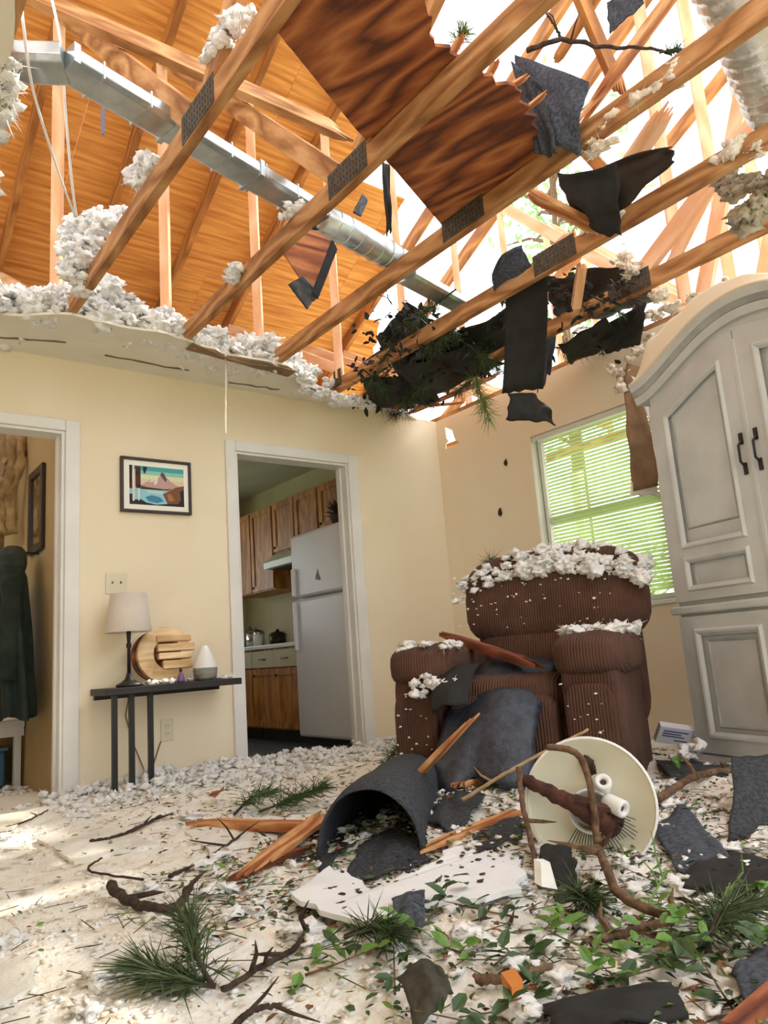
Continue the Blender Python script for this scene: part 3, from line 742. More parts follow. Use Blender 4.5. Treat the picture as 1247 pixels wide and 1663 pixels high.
# ---- kitchen seen through the doorway
KX = 3.05
fr = thing('refrigerator', 'white refrigerator with top freezer inside the kitchen doorway', 'refrigerator', (3.38, 4.77, 0))
G().box2((KX+.055, 4.385, .06), (3.69, 5.15, 1.625)).obj('cabinet', M_fridge, fr, bev=.012)
for nm, z0, z1 in (('freezer_door', 1.125, 1.63), ('fridge_door', .07, 1.112)):
    dr = G().box2((KX, 4.38, z0), (KX+.053, 5.155, z1)).obj(nm, M_fridge, fr, bev=.022)
    hz = (1.14, 1.36) if nm == 'freezer_door' else (.72, 1.10)
    G().box2((KX-.03, 5.085, hz[0]), (KX+.001, 5.115, hz[1])).obj('handle', M_fridge, dr, bev=.008)
    if nm == 'freezer_door':
        q = G()
        q.add([(KX-.0008, 4.80-.0, 1.235), (KX-.0008, 4.765, 1.245), (KX-.0008, 4.755, 1.33), (KX-.0008, 4.79, 1.27)], [(0, 1, 2, 3)])
        q.add([(KX-.0008, 4.765, 1.23), (KX-.0008, 4.72, 1.232), (KX-.0008, 4.745, 1.275), (KX-.0008, 4.755, 1.31)], [(0, 1, 2, 3)])
        q.obj('dark_sail_mark', mat('dark_grey_print', S(72, 72, 76), rough=.5), dr)
G().box2((KX+.06, 4.42, 0), (3.66, 5.12, .06)).obj('toe_grille', M_black, fr)
bp_ = thing('plant_basket', 'dark leafy arrangement on top of the refrigerator', 'plant', (3.17, 4.56, 1.63))
G().lathe([(0, 0), (.08, 0), (.10, .07), (.09, .07), (.07, .01)], (3.17, 4.56, 1.632), seg=16).obj('basket', M_barkd, bp_)
g = G()
for i in range(130):
    a = U(0, 2*pi); e = U(-.1, 1.0); L = U(.06, .17); d = Vector((cos(a)*cos(e), sin(a)*cos(e), sin(e))); o_ = Vector((3.17, 4.56, 1.70))
    p = o_ + d*L; s_ = d.cross(Z).normalized()*.018
    g.add([o_, o_+d*L*.5+s_, p, o_+d*L*.5-s_], [(0, 1, 2, 3)])
g.obj('leaves', M_barkd, bp_, )

def oak_door(y0, y1, z0, z1, x, parent, name='door'):
    fwid = .05
    hole = rect(y0+fwid, z0+fwid, y1-fwid, z1-fwid)
    d = plate(rect(y0, z0, y1, z1), [hole], .02, lambda u, v, w: (x-.02+w, u, v)).obj(name, M_oak, parent, bev=.003)
    G().box2((x-.010, y0+fwid-.002, z0+fwid-.002), (x-.001, y1-fwid+.002, z1-fwid+.002)).obj('panel', M_oak, d)
    return d
UX = 3.37
specs = [(4.40, 4.78, 1.70), (4.79, 5.17, 1.70), (5.19, 5.57, 1.62), (5.58, 5.96, 1.62), (5.98, 6.40, 1.30), (6.41, 6.85, 1.30)]
for i, pair in enumerate((specs[0:2], specs[2:4], specs[4:6])):
    y0, y1, zb_ = pair[0][0], pair[1][1], pair[0][2]
    lab = ('oak wall cabinet above the refrigerator', 'short oak wall cabinet above the white range hood', 'tall oak wall cabinet left of the white range hood')[i]
    c = thing('wall_cabinet', lab, 'cabinet', (3.53, (y0+y1)/2, zb_), 'oak wall cabinets')
    G().box2((UX, y0, zb_), (3.70, y1, 2.09)).obj('body', M_oak, c)
    for a, b, z in pair:
        d = oak_door(a+.006, b-.006, z+.01, 2.075, UX-.001, c)
        G().lathe([(0, 0), (.012, .0), (.012, .012), (0, .016)], (UX-.02, b-.03, z+.05), ax=(-1, 0, 0), seg=10).obj('knob', M_black, d)
hd = thing('range_hood', 'white range hood under the short oak cabinet in the kitchen', 'range hood', (3.5, 5.57, 1.47))
G().prism([(3.24, 5.19, 1.47), (3.24, 5.19, 1.53), (3.36, 5.19, 1.615), (3.69, 5.19, 1.615), (3.69, 5.19, 1.47)], (0, .77, 0)).obj('canopy', mat('hood_enamel', S(226, 236, 232), rough=.3), hd, bev=.004)
G().box2((3.27, 5.25, 1.462), (3.66, 5.90, 1.470)).obj('filter', M_plate, hd)
BX = 3.12
M_counter = mat('white_laminate_counter', S(226, 232, 228), rough=.3)
for i, (y0, y1) in enumerate(((5.20, 5.98), (5.99, 6.85))):
    c = thing('base_cabinet', ('oak base cabinet directly beside the refrigerator', 'oak base cabinet farthest inside the kitchen')[i], 'cabinet', (3.4, (y0+y1)/2, 0), 'oak base cabinets')
    G().box2((BX, y0, .10), (3.69, y1, .76)).obj('body', M_oak, c)
    G().box2((BX+.06, y0, 0), (3.69, y1, .10)).obj('toe_kick', M_black, c)
    ym = (y0+y1)/2
    for a, b in ((y0+.006, ym-.004), (ym+.004, y1-.006)):
        d = oak_door(a, b, .115, .59, BX-.001, c)
        G().lathe([(0, 0), (.012, 0), (.012, .012), (0, .016)], (BX-.02, b-.03, .54), ax=(-1, 0, 0), seg=10).obj('knob', M_black, d)
        w_ = G().box2((BX-.02, a, .605), (BX-.001, b, .745)).obj('drawer', M_kwall, c, bev=.003)
        G().tube([(BX-.02, (a+b)/2-.04, .675), (BX-.04, (a+b)/2-.04, .675), (BX-.04, (a+b)/2+.04, .675), (BX-.02, (a+b)/2+.04, .675)], .005, 6).obj('handle', M_black, w_)
tag(G().box2((BX-.03, 5.18, .76), (3.69, 6.86, .795)).obj('countertop', M_counter, bev=.006), 'white kitchen countertop running over the oak base cabinets', 'countertop')
def pot(y, x, r, h, lab, m):
    t = thing('cooking_pot', lab, 'pot', (x, y, .796))
    G().lathe([(0, 0), (r, 0), (r*1.03, h), (r*.98, h), (r*.95, .01), (0, .01)], (x, y, .796), seg=20).obj('body', m, t, smooth=True)
    G().lathe([(r*1.05, h), (r*.8, h+.02), (.015, h+.03), (.015, h+.045), (0, h+.05)], (x, y, .796), seg=20).obj('lid', m, t, smooth=True)
    for s in (-1, 1): G().tube([(x, y+s*r, .796+h*.7), (x, y+s*(r+.03), .796+h*.72), (x, y+s*(r+.03), .796+h*.8), (x, y+s*r, .796+h*.8)], .006, 6).obj('handle', M_black, t)
M_steel = mat('brushed_steel', S(190, 196, 200), rough=.25, metal=1.0)
pot(6.28, 3.30, .085, .13, 'shiny steel pot on the kitchen counter, the leftmost one', M_steel)
pot(5.95, 3.35, .075, .09, 'small dark pot on the kitchen counter near the refrigerator', M_blackp)
pot(6.62, 3.42, .08, .16, 'blue grey pot at the far end of the counter', mat('blue_grey_enamel', S(110, 120, 132), rough=.3))
ja = thing('glass_jar', 'clear glass jar standing between the counter pots', 'jar', (3.24, 6.12, .796))
G().lathe([(0, 0), (.04, 0), (.042, .09), (.034, .1), (.034, .105)], (3.24, 6.12, .796), seg=16).obj('body', M_white, ja, smooth=True)
G().lathe([(.036, .105), (.036, .125), (0, .125)], (3.24, 6.12, .796), seg=16).obj('lid', M_steel, ja)

# ---- hall seen through the left doorway
mf = thing('wall_mirror', 'dark framed tall mirror on the hall wall above the coat', 'mirror', (1.11, 4.98, 1.43))
y0, y1, z0, z1 = 4.80, 5.16, 1.43, 1.97
for lo, hi in (((1.095, y0, z0), (1.118, y0+.05, z1)), ((1.095, y1-.05, z0), (1.118, y1, z1)), ((1.095, y0+.05, z0), (1.118, y1-.05, z0+.05)), ((1.095, y0+.05, z1-.05), (1.118, y1-.05, z1))):
    G().box2(lo, hi).obj('frame', M_frame, mf, bev=.004)
G().box2((1.108, y0+.05, z0+.05), (1.114, y1-.05, z1-.05)).obj('mirror_glass', mat('mirror_silver', S(220, 222, 220), rough=.03, metal=1.0), mf)
ct = thing('coat', 'long dark green coat hanging on the hall wall', 'coat', (.98, 4.95, .43))
M_coat = mat('dark_green_cloth', S(24, 34, 30), S(38, 52, 44), rough=.9, scale=9, bump=.3, bscale=40)
g = G(); nu, nv = 36, 22; vs = []; fs = []
for j in range(nv+1):
    t = j/nv; z = 1.41 - .97*t; w = .07 + .19*sstep(0, .22, t) + .07*t; dep = .06 + .045*sstep(0, .2, t)
    for i in range(nu):
        a = 2*pi*i/nu; k = 1 + .2*sin(a*8+t*2)*sstep(.05, .6, t)
        vs.append((.955 + .03*t - dep*cos(a)*k*(1 if cos(a) > 0 else .85), 4.95 + w*.92*sin(a)*k + .02*sin(t*5), z + .015*sin(a*5)))
for j in range(nv):
    for i in range(nu):
        i2 = (i+1) % nu; fs.append((j*nu+i, j*nu+i2, (j+1)*nu+i2, (j+1)*nu+i))
fs.append(tuple(range(nu)))
g.add(vs, fs).obj('body', M_coat, ct, smooth=True)
for s in (-1, 1):
    pts = [(.94, 4.95+s*.18, 1.25), (.925, 4.95+s*.22, 1.0), (.92, 4.95+s*.23, .78), (.915, 4.95+s*.225, .66)]
    sl_ = G().tube(smooth_path(pts, 10), [.06+.01*sin(q*2.1) for q in range(11)], 12).obj('sleeve', M_coat, ct, smooth=True)
hood = G().puff((.965, 4.95, 1.36), (.16, .26, .20), 2.6); hood.obj('hood', mat('grey_green_cloth', S(70, 78, 70), S(44, 52, 48), rough=.9, scale=10, bump=.3, bscale=40), ct, smooth=True)
g = G()
for z in (1.18, 1.04, .90, .76): g.lathe([(0, 0), (.011, 0), (.011, .004), (0, .005)], (.865, 4.87, z), ax=(-1, -.2, 0), seg=10)
g.obj('button', mat('grey_button', S(120, 122, 118), rough=.4), ct)
G().tube([(1.118, 4.95, 1.42), (1.0, 4.95, 1.42), (.96, 4.95, 1.45)], .008, 6).obj('coat_hook', M_black, ct)
bn = thing('bench', 'white bench under the hanging coat in the hall', 'bench', (.93, 5.62, 0))
G().box2((.72, 5.20, .37), (1.11, 6.1, .41)).obj('seat', M_trim, bn, bev=.004)
for x in (.74, 1.06):
    for y in (5.24, 6.02): G().box2((x, y, 0), (x+.04, y+.05, .37)).obj('leg', M_trim, bn, bev=.003)
G().box2((.72, 5.22, .31), (1.11, 5.24, .37)).obj('apron', M_trim, bn)
tbn = thing('storage_tub', 'blue plastic storage tub under the white hall bench', 'tub', (.9, 5.62, 0))
M_tub = mat('blue_plastic', S(58, 104, 142), rough=.4)
G().box2((.79, 5.34, .002), (1.03, 5.9, .22)).obj('body', M_tub, tbn, bev=.012)
G().box2((.775, 5.325, .222), (1.045, 5.915, .245)).obj('lid', mat('grey_blue_plastic', S(92, 116, 132), rough=.4), tbn, bev=.006)
# strips of fallen ceiling hanging in the hall
for i, (x, y, w, zb_, lab) in enumerate(((.985, 5.62, .16, 1.46, 'tan paper backed insulation batt hanging leftmost inside the hall'), (1.03, 5.36, .12, 1.62, 'tan insulation batt hanging in the hall beside the mirror'))):
    def fb(u, v, x=x, y=y, w=w, zb_=zb_, i=i):
        z = 2.38 - (2.38-zb_)*v
        return (x + (u-.5)*w + .03*sin(v*5+i) + .015*nz(u*6, v*9, i), y + .05*sin(v*7+i*2) + .02*nz(u*5, v*8, i+4), z + .03*nz(u*9, i))
    tag(G().sheet(fb, 8, 24, .05).obj('insulation_batt', mat('tan_batt', S(196, 172, 128), S(150, 122, 84), rough=1, scale=9, bump=.6, bscale=40), smooth=True), lab, 'insulation', 'hanging hall batts')

# ================================================================ ATTIC: duct, insulation, broken roof
def duct_path(k): return None
D_ = [(0.380, 2.394, 2.660), (0.428, 2.354, 2.660), (0.578, 2.279, 2.660), (1.032, 2.373, 2.660), (1.410, 2.492, 2.660), (1.779, 2.586, 2.660), (2.115, 2.657, 2.660), (2.383, 2.721, 2.660), (3.015, 2.932, 2.660)]
dc = thing('metal_duct', 'long galvanised metal air duct lying across the exposed roof trusses', 'duct', D_[4])
def rduct(a, b, w, h, name, m=M_galv):
    a = Vector(a); b = Vector(b); R3 = axes(b-a); L = (b-a).length; g = G()
    prof = [(-w/2, -h*.32), (-w*.36, -h/2), (w*.36, -h/2), (w/2, -h*.32), (w/2, h*.32), (w*.36, h/2), (-w*.36, h/2), (-w/2, h*.32)]
    vs = [a + R3 @ Vector((x, y, z)) for x in (0, L) for y, z in prof]; n = len(prof)
    g.add(vs, [tuple(range(n)), tuple(range(n, 2*n))[::-1]] + [(i, n+i, n+(i+1) % n, (i+1) % n) for i in range(n)])
    return g.obj(name, m, dc, bev=.004)
rduct(D_[0], D_[2], .14, .075, 'end_section')
s1 = rduct(D_[2], D_[5], .135, .065, 'duct_section')
a, b = Vector(D_[2]), Vector(D_[5]); R3 = axes(b-a)
for t in (0.0, .33, .66, .97):
    c = a.lerp(b, t)
    G().box(c, (.022, .142, .072), R3).obj('joint_collar', M_galv, s1)
for i in range(6):       # light standing seams pressed across the duct
    c = a.lerp(b, .08+.15*i); G().box(c + R3 @ Vector((0, 0, 0)), (.006, .137, .067), R3).obj('seam', M_galv, s1)
rb = G().tube([D_[5], D_[6], D_[7]], [.068, .070, .066], 18).obj('round_section', M_galv, dc, smooth=True)
q = G(); a, b = Vector(D_[5]), Vector(D_[7])
for i in range(9):
    c = a.lerp(b, i/8); q.lathe([(.067, -.006), (.0735, 0), (.067, .006)], c, ax=b-a, seg=18)
q.obj('corrugation', M_galv, rb)
rduct(Vector(D_[7]) + Vector((.03, .02, -.05)), D_[8], .13, .055, 'bent_end_section')

# flexible foil duct hanging over the trusses near the camera
fl_ = [(2.116, 0.878, 2.950), (2.345, 0.904, 2.850), (2.544, 0.934, 2.760), (2.764, 0.984, 2.700), (2.979, 1.021, 2.660), (3.334, 0.997, 2.620)]
fd = thing('flexible_duct', 'wide silver foil flexible duct draped over the trusses at the upper right', 'duct', fl_[3])
sp = smooth_path(fl_, 70)
G().tube(sp, [.118 + .006*sin(i*2.2) + .005*nz(i*.6) for i in range(71)], 20).obj('foil_sleeve', M_foil, fd, smooth=True)

# electric cables dropping from the attic
def cable(name, label, pts, r, m, cat='cable'):
    return tag(G().tube(smooth_path(pts, 30), r, 6).obj(name, m, smooth=True), label, cat)
cable('electric_cable', 'thin white electric cable hanging leftmost, curving down in front of the duct', [(0.409, 2.147, 2.750), (0.418, 2.145, 2.620), (0.493, 2.345, 2.560), (0.646, 2.641, 2.500), (0.762, 2.849, 2.470)], .0045, M_white)
cable('electric_cable', 'white electric cable hanging straight down from the brace board over the duct', [(0.560, 2.450, 3.100), (0.604, 2.464, 2.900), (0.661, 2.614, 2.750), (0.733, 2.797, 2.600), (0.787, 2.925, 2.520)], .005, M_white)
cable('pull_cord', 'thin pale cord hanging from the torn ceiling down to the kitchen door trim', [(1.840, 3.735, 2.432), (1.838, 3.735, 2.257), (1.828, 3.735, 2.088), (1.823, 3.735, 1.940)], .006, M_insp, 'cord')
cable('metal_strap', 'short blue grey metal strap hanging against the orange roof sheathing', [(1.043, 3.400, 3.515), (1.040, 3.400, 3.425), (1.040, 3.400, 3.326)], .010, mat('blue_grey_metal', S(120, 124, 150), rough=.5), 'strap')

def fluff(name, label, pts, m=M_ins, sub=2, fibres=0, fr=.05, sd=1, amp=.62, cat='insulation'):
    """clumps of blown insulation: pts = (x, y, z, radius)"""
    r = random.Random(sd); g = G()
    for i, (x, y, z, rad) in enumerate(pts):
        g.blob((x, y, z), rad, sd*97+i*13, sub+1 if rad > .03 else (2 if rad > .009 else 1), (r.uniform(.8, 1.3), r.uniform(.8, 1.3), r.uniform(.55, .9)), amp, 1.9)
        for k in range(fibres):
            d = Vector((r.gauss(0, 1), r.gauss(0, 1), r.gauss(-.3, .8))).normalized(); o = Vector((x, y, z)) + d*rad*.7
            e = o + d*r.uniform(.3, 1)*fr; s_ = d.cross(Vector((r.gauss(0, 1), r.gauss(0, 1), r.gauss(0, 1)))).normalized()*r.uniform(.001, .003)
            g.add([o-s_, o+s_, e], [(0, 1, 2)])
    return tag(g.obj(name, m, smooth=True), label, cat, kind='stuff')

# insulation piled on the strip of ceiling along the back wall
def edge_y(x): 
    E = [(.36, 2.5), (.5, 3.4), (.67, 3.82), (.96, 3.66), (1.58, 3.68), (1.87, 3.76), (2.25, 3.75), (2.42, 3.88), (2.82, 4.02), (3.3, 4.12)]
    for (a, b), (c, d) in zip(E, E[1:]):
        if a <= x <= c: return b + (d-b)*(x-a)/(c-a)
    return 4.1
pts = []
for i in range(620):
    x = U(.38, 2.55); y = edge_y(x) + abs(RND.gauss(0, .13)) + .012
    if y > 4.6: continue
    hgt = .14 + .06*nz(x*4, 7) + (.06 if abs(x-1.25) < .22 else 0) - (.05 if 1.45 < x < 1.7 else 0)
    pts.append((x, y, 2.452 + U(0, 1)*hgt*(1-.25*(y-edge_y(x))/.4), U(.02, .055)))
fluff('blown_insulation', 'white fluffy insulation heaped along the torn ceiling edge under the orange sheathing', pts, fibres=14, fr=.05, sd=3)
pts = [(x + U(-.05, .05), y + U(-.05, .05), z + U(-.05, .05), U(.02, .045)) for x, y, z in [(0.891, 3.300, 2.719), (0.932, 3.300, 2.669), (0.989, 3.300, 2.735), (0.924, 3.320, 2.598), (0.919, 3.350, 2.516), (1.062, 3.300, 2.824), (0.961, 3.400, 2.456), (0.891, 3.350, 2.635), (0.946, 3.250, 2.726), (1.032, 3.300, 2.765)] for _ in range(6)]
fluff('insulation_clump', 'clump of white insulation hung up on the first bare truss at the ends of the cables', pts, fibres=5, sd=5)
pts = [(x + U(-.03, .03), y + U(-.03, .03), z + U(-.03, .03), U(.02, .035)) for x, y, z in [(0.970, 2.681, 2.660), (0.970, 2.725, 2.644), (0.970, 2.564, 2.623), (0.970, 2.633, 2.603)] for _ in range(5)]
fluff('insulation_clump', 'small white insulation tuft stuck on the left side of the first bare truss', pts, fibres=4, sd=6)
pts = [(x + U(-.02, .02), y + U(-.03, .03), z + U(-.02, .02), U(.012, .03)) for x, y, z in [(0.960, 1.946, 2.638), (0.960, 1.854, 2.624), (0.960, 1.789, 2.628), (0.960, 1.899, 2.636), (0.960, 1.729, 2.590)] for _ in range(5)]
fluff('insulation_clump', 'ragged white insulation smear near the top end of the first bare truss', pts, fibres=2, sd=7)
pts = [(x + U(-.03, .03), y + U(-.03, .03), z + U(-.02, .02), U(.015, .03)) for x, y, z in [(1.550, 2.486, 2.550), (1.550, 2.434, 2.550), (1.550, 2.959, 2.502), (1.550, 2.993, 2.486)] for _ in range(5)]
fluff('insulation_clump', 'small white tufts sitting on the second bare truss beside the duct', pts, fibres=3, sd=8)
pts = [(x + U(-.04, .04), y + U(-.03, .03), z + U(-.03, .03), U(.015, .04)) for x, y, z in [(2.422, 3.840, 2.436), (2.477, 3.860, 2.390), (2.595, 3.900, 2.359), (2.750, 3.950, 2.357), (2.532, 3.900, 2.498), (2.915, 4.000, 2.390), (2.743, 4.000, 2.505), (3.086, 4.050, 2.418)] for _ in range(7)]
fluff('insulation_clump', 'dirty white insulation spilling over the back wall top beside the kitchen door', pts, fibres=4, sd=9)
pts = [(x + U(-.03, .03), y + U(-.05, .05), z + U(-.03, .03), U(.012, .03)) for x, y, z in [(0.368, 2.184, 2.430), (0.382, 2.236, 2.420), (0.389, 2.295, 2.410), (0.395, 2.342, 2.400), (0.371, 2.148, 2.430)] for _ in range(5)]
fluff('insulation_clump', 'white insulation fringe hanging from the ceiling edge at the far upper left', pts, fibres=10, fr=.06, sd=10)
pts = [(x + U(-.02, .02), y + U(-.04, .04), z + U(-.01, .02), U(.012, .03)) for x, y, z in [(2.200, 1.293, 2.470), (2.200, 1.192, 2.463), (2.200, 1.096, 2.466), (2.200, 1.023, 2.495), (2.200, 1.355, 2.410), (2.200, 1.408, 2.419), (2.200, 1.142, 2.475)] for _ in range(6)]
fluff('insulation_clump', 'greyish insulation strip caked on top of the third bare truss', pts, M_insp, fibres=2, sd=11)
pts = [(x + U(-.02, .02), y + U(-.04, .04), z + U(-.02, .02), U(.012, .03)) for x, y, z in [(2.800, 1.764, 2.518), (2.800, 1.684, 2.505), (2.800, 1.849, 2.526), (2.800, 1.153, 2.521), (2.800, 1.114, 2.455), (2.800, 1.195, 2.493)] for _ in range(6)]
fluff('insulation_clump', 'pale insulation scraps lying on the fourth bare truss', pts, M_insp, fibres=2, sd=12)
pts = [(x + U(-.04, .04), y + U(-.04, .04), z + U(-.03, .03), U(.02, .05)) for x, y, z in [(3.150, 1.314, 2.566), (3.150, 1.253, 2.441), (3.150, 1.296, 2.422), (3.150, 1.203, 2.501), (3.150, 1.358, 2.639)] for _ in range(7)]
fluff('insulation_clump', 'grey brown insulation mass hanging between trusses at the right edge', pts, mat('dirty_insulation', S(190, 180, 160), S(150, 140, 120), rough=1, scale=14, bump=.6, bscale=60), fibres=6, sd=13)
pts = [(x + U(-.03, .03), y + U(-.04, .04), z + U(-.02, .02), U(.014, .034)) for x, y, z in [(3.400, 2.081, 2.664), (3.400, 2.020, 2.561), (3.400, 1.902, 2.366), (3.600, 1.955, 2.368), (3.700, 1.861, 2.423), (3.700, 2.124, 2.428), (3.700, 1.723, 2.413), (3.800, 2.239, 2.365)] for _ in range(6)]
fluff('insulation_clump', 'torn pale insulation bits along the wall top above the armoire', pts, M_insp, fibres=4, sd=14)

def leaf_poly(g, o, d, up, L, W):
    d = Vector(d).normalized(); s_ = d.cross(Vector(up)).normalized(); n_ = s_.cross(d); o = Vector(o)
    g.add([o, o+d*L*.35+s_*W*.5+n_*W*.12, o+d*L*.75+s_*W*.36+n_*W*.08, o+d*L-n_*W*.15, o+d*L*.75-s_*W*.36+n_*W*.08, o+d*L*.35-s_*W*.5+n_*W*.12, o+d*L*.45],
          [(0, 1, 6), (1, 2, 6), (2, 3, 6), (3, 4, 6), (4, 5, 6), (5, 0, 6)])

# ---- asphalt shingles: bent torn sheets
def shingle(label, c4, bulge=(0, 0, .02), seed=1, m=M_shin, torn=.02, nu=16, nv=14, rip=.12, name='roof_shingle', th=.006, cat='shingle', curl=0.0):
    A, B, C, D = [Vector(p) for p in c4]; bl_ = Vector(bulge)
    nrm = (B-A).cross(D-A).normalized()
    def f(u, v):
        uu = u; vv = v
        vv = vv*(1 + rip*nz(u*5, seed*3.3)) if v > .5 else vv
        uu = .5 + (u-.5)*(1 + rip*.8*nz(v*5, seed*7.7))
        p = (A*(1-uu) + B*uu)*(1-vv) + (D*(1-uu) + C*uu)*vv
        p = p + bl_*(sin(pi*u)*.6 + sin(pi*v)*.6) + nrm*(torn*nz(u*3+seed, v*3) + curl*(2*u-1)**2 + curl*.6*max(0, v-.6))
        return p
    o = G().sheet(f, nu, nv, th).obj(name, m, smooth=True)
    return tag(o, label, cat)

shingle('dark blue grey shingle sheet standing folded on the third truss under the sky', [(2.140, 1.648, 2.983), (2.140, 1.344, 2.637), (2.160, 1.422, 2.400), (2.120, 1.651, 2.556)], (-.03, 0, 0), 2, M_shinb, .02)
shingle('torn black shingle flap sticking out left of the folded blue grey sheet', [(2.060, 1.614, 2.889), (2.080, 1.501, 2.705), (2.100, 1.486, 2.416), (2.080, 1.572, 2.463)], (.02, 0, 0), 3, M_shin, .03)
shingle('black roofing felt sheet jammed between the third and fourth trusses', [(2.500, 1.781, 2.669), (2.550, 1.525, 2.584), (2.720, 1.650, 2.356), (2.620, 1.813, 2.532)], (0, 0, -.04), 4, M_tar, .04)
shingle('dark brown ragged roofing tongue pointing right against the sky', [(2.620, 1.613, 2.647), (2.620, 1.320, 2.548), (2.660, 1.337, 2.508), (2.700, 1.638, 2.447)], (0, 0, .02), 5, mat('brown_felt', S(58, 46, 36), S(44, 36, 30), rough=.9, scale=8, bump=.2), .03)
shingle('curled dark shingle hooked over the fourth truss above the hanging strip', [(2.700, 2.393, 2.530), (2.720, 2.197, 2.599), (2.820, 2.212, 2.493), (2.900, 2.530, 2.450)], (-.05, 0, .03), 6, M_shinb, .02)
shingle('long black shingle strip hanging straight down in front of the window wall', [(2.850, 2.450, 2.523), (2.870, 2.173, 2.502), (3.280, 2.620, 2.076), (2.994, 2.680, 2.020)], (0, -.02, 0), 7, M_tar, .012, rip=.05)
shingle('lower torn black flap dangling under the hanging shingle strip', [(3.027, 2.660, 2.019), (3.223, 2.640, 2.044), (3.327, 2.600, 1.862), (2.974, 2.660, 1.861)], (0, -.03, 0), 8, M_tar, .02)
shingle('dark strip of roofing behind the hanging shingle strip beside the wall', [(3.513, 2.750, 2.631), (3.662, 2.750, 2.645), (3.606, 2.800, 2.321), (3.442, 2.800, 2.132)], (0, 0, 0), 9, M_shin, .02)
shingle('black shingle mass wedged above the corner where the pine boughs hang', [(2.875, 3.620, 2.720), (2.751, 3.142, 2.720), (3.337, 3.235, 2.600), (3.605, 4.135, 2.600)], (0, 0, -.05), 10, M_tar, .05)
shingle('black roofing felt lying under the fifth truss over the corner', [(2.854, 3.431, 2.410), (3.012, 2.920, 2.410), (3.413, 3.002, 2.400), (3.374, 3.673, 2.410)], (0, 0, -.02), 11, M_tar, .03)
shingle('purple grey shingle scrap on the back wall top among the pine needles', [(2.844, 3.791, 2.560), (2.812, 3.475, 2.560), (2.955, 3.629, 2.500), (2.960, 3.903, 2.500)], (0, 0, .01), 12, mat('purple_grey_shingle', S(92, 88, 112), S(70, 68, 90), rough=.8, scale=80), .01)
shingle('dark brown felt and decking debris lodged above the fifth truss', [(3.226, 2.490, 2.720), (3.653, 2.086, 2.720), (4.202, 2.378, 2.740), (3.800, 2.854, 2.720)], (0, 0, -.03), 51, mat('brown_black_felt', S(40, 32, 27), S(58, 46, 38), rough=.9, scale=9, bump=.3), .06)
shingle('black felt sheet sagging between the fourth and fifth trusses', [(2.892, 3.374, 2.500), (3.078, 2.662, 2.550), (3.379, 2.852, 2.500), (3.390, 3.756, 2.440)], (0, 0, -.03), 52, M_tar, .05)
shingle('dark felt lip folded over the back wall top', [(2.830, 3.763, 2.460), (3.119, 3.434, 2.460), (3.502, 3.721, 2.400), (3.225, 4.124, 2.430)], (0, 0, -.02), 53, M_tar, .04)
shingle('dark felt scrap under the fifth truss left of the armoire', [(3.528, 2.672, 2.420), (3.474, 2.273, 2.420), (3.738, 2.359, 2.400), (3.821, 2.792, 2.400)], (0, 0, -.02), 54, M_tar, .03)
shingle('black felt sheet hanging over the window wall beside the armoire top', [(3.620, 2.486, 2.445), (3.620, 2.103, 2.475), (3.660, 2.203, 2.264), (3.700, 2.455, 2.312)], (0, 0, 0), 13, M_tar, .03)
shingle('narrow black tar strip along the torn edge of the upper plywood', [(1.200, 1.982, 2.902), (1.220, 1.933, 2.852), (1.500, 2.116, 2.969), (1.480, 2.173, 3.016)], (0, 0, 0), 14, M_tar, .01)
shingle('black tar paper corner hanging below the broken sheathing piece', [(2.024, 3.300, 2.715), (2.125, 3.300, 2.795), (2.236, 3.300, 2.709), (2.138, 3.300, 2.593)], (0, 0, 0), 15, M_tar, .004, rip=.04)
shingle('thin black tar paper edge running up the broken sheathing piece', [(2.159, 3.280, 2.680), (2.204, 3.280, 2.661), (2.307, 3.200, 2.963), (2.278, 3.200, 3.032)], (0, 0, 0), 16, M_tar, .004, rip=.05)
shingle('small dark shingle scrap against the sky near the round duct section', [(2.210, 2.900, 3.000), (2.262, 2.900, 2.992), (2.322, 2.900, 3.113), (2.282, 2.900, 3.137)], (0, 0, 0), 17, M_shin, .004)
shingle('thin black strip dangling at the left edge of the fallen plywood sheet', [(1.810, 2.150, 2.680), (1.850, 2.150, 2.686), (1.834, 2.150, 2.373), (1.806, 2.150, 2.356)], (0, 0, 0), 18, M_tar, .012)
bp2 = G().prism([(1.978, 3.320, 2.964), (2.284, 3.320, 3.238), (2.408, 3.320, 3.238), (2.354, 3.300, 3.048), (2.207, 3.340, 2.712)], (0, .012, .002)).obj('sheathing_piece', M_plyd)
tag(bp2, 'broken dark plywood piece hanging behind the second truss over black tar paper', 'plywood')
shingle('blue grey shingle patch on a roof fragment at the top of the sky opening', [(2.900, 1.662, 3.665), (2.900, 1.497, 3.625), (2.900, 1.481, 3.511), (2.900, 1.670, 3.497)], (0, 0, 0), 20, M_shinb, .01)

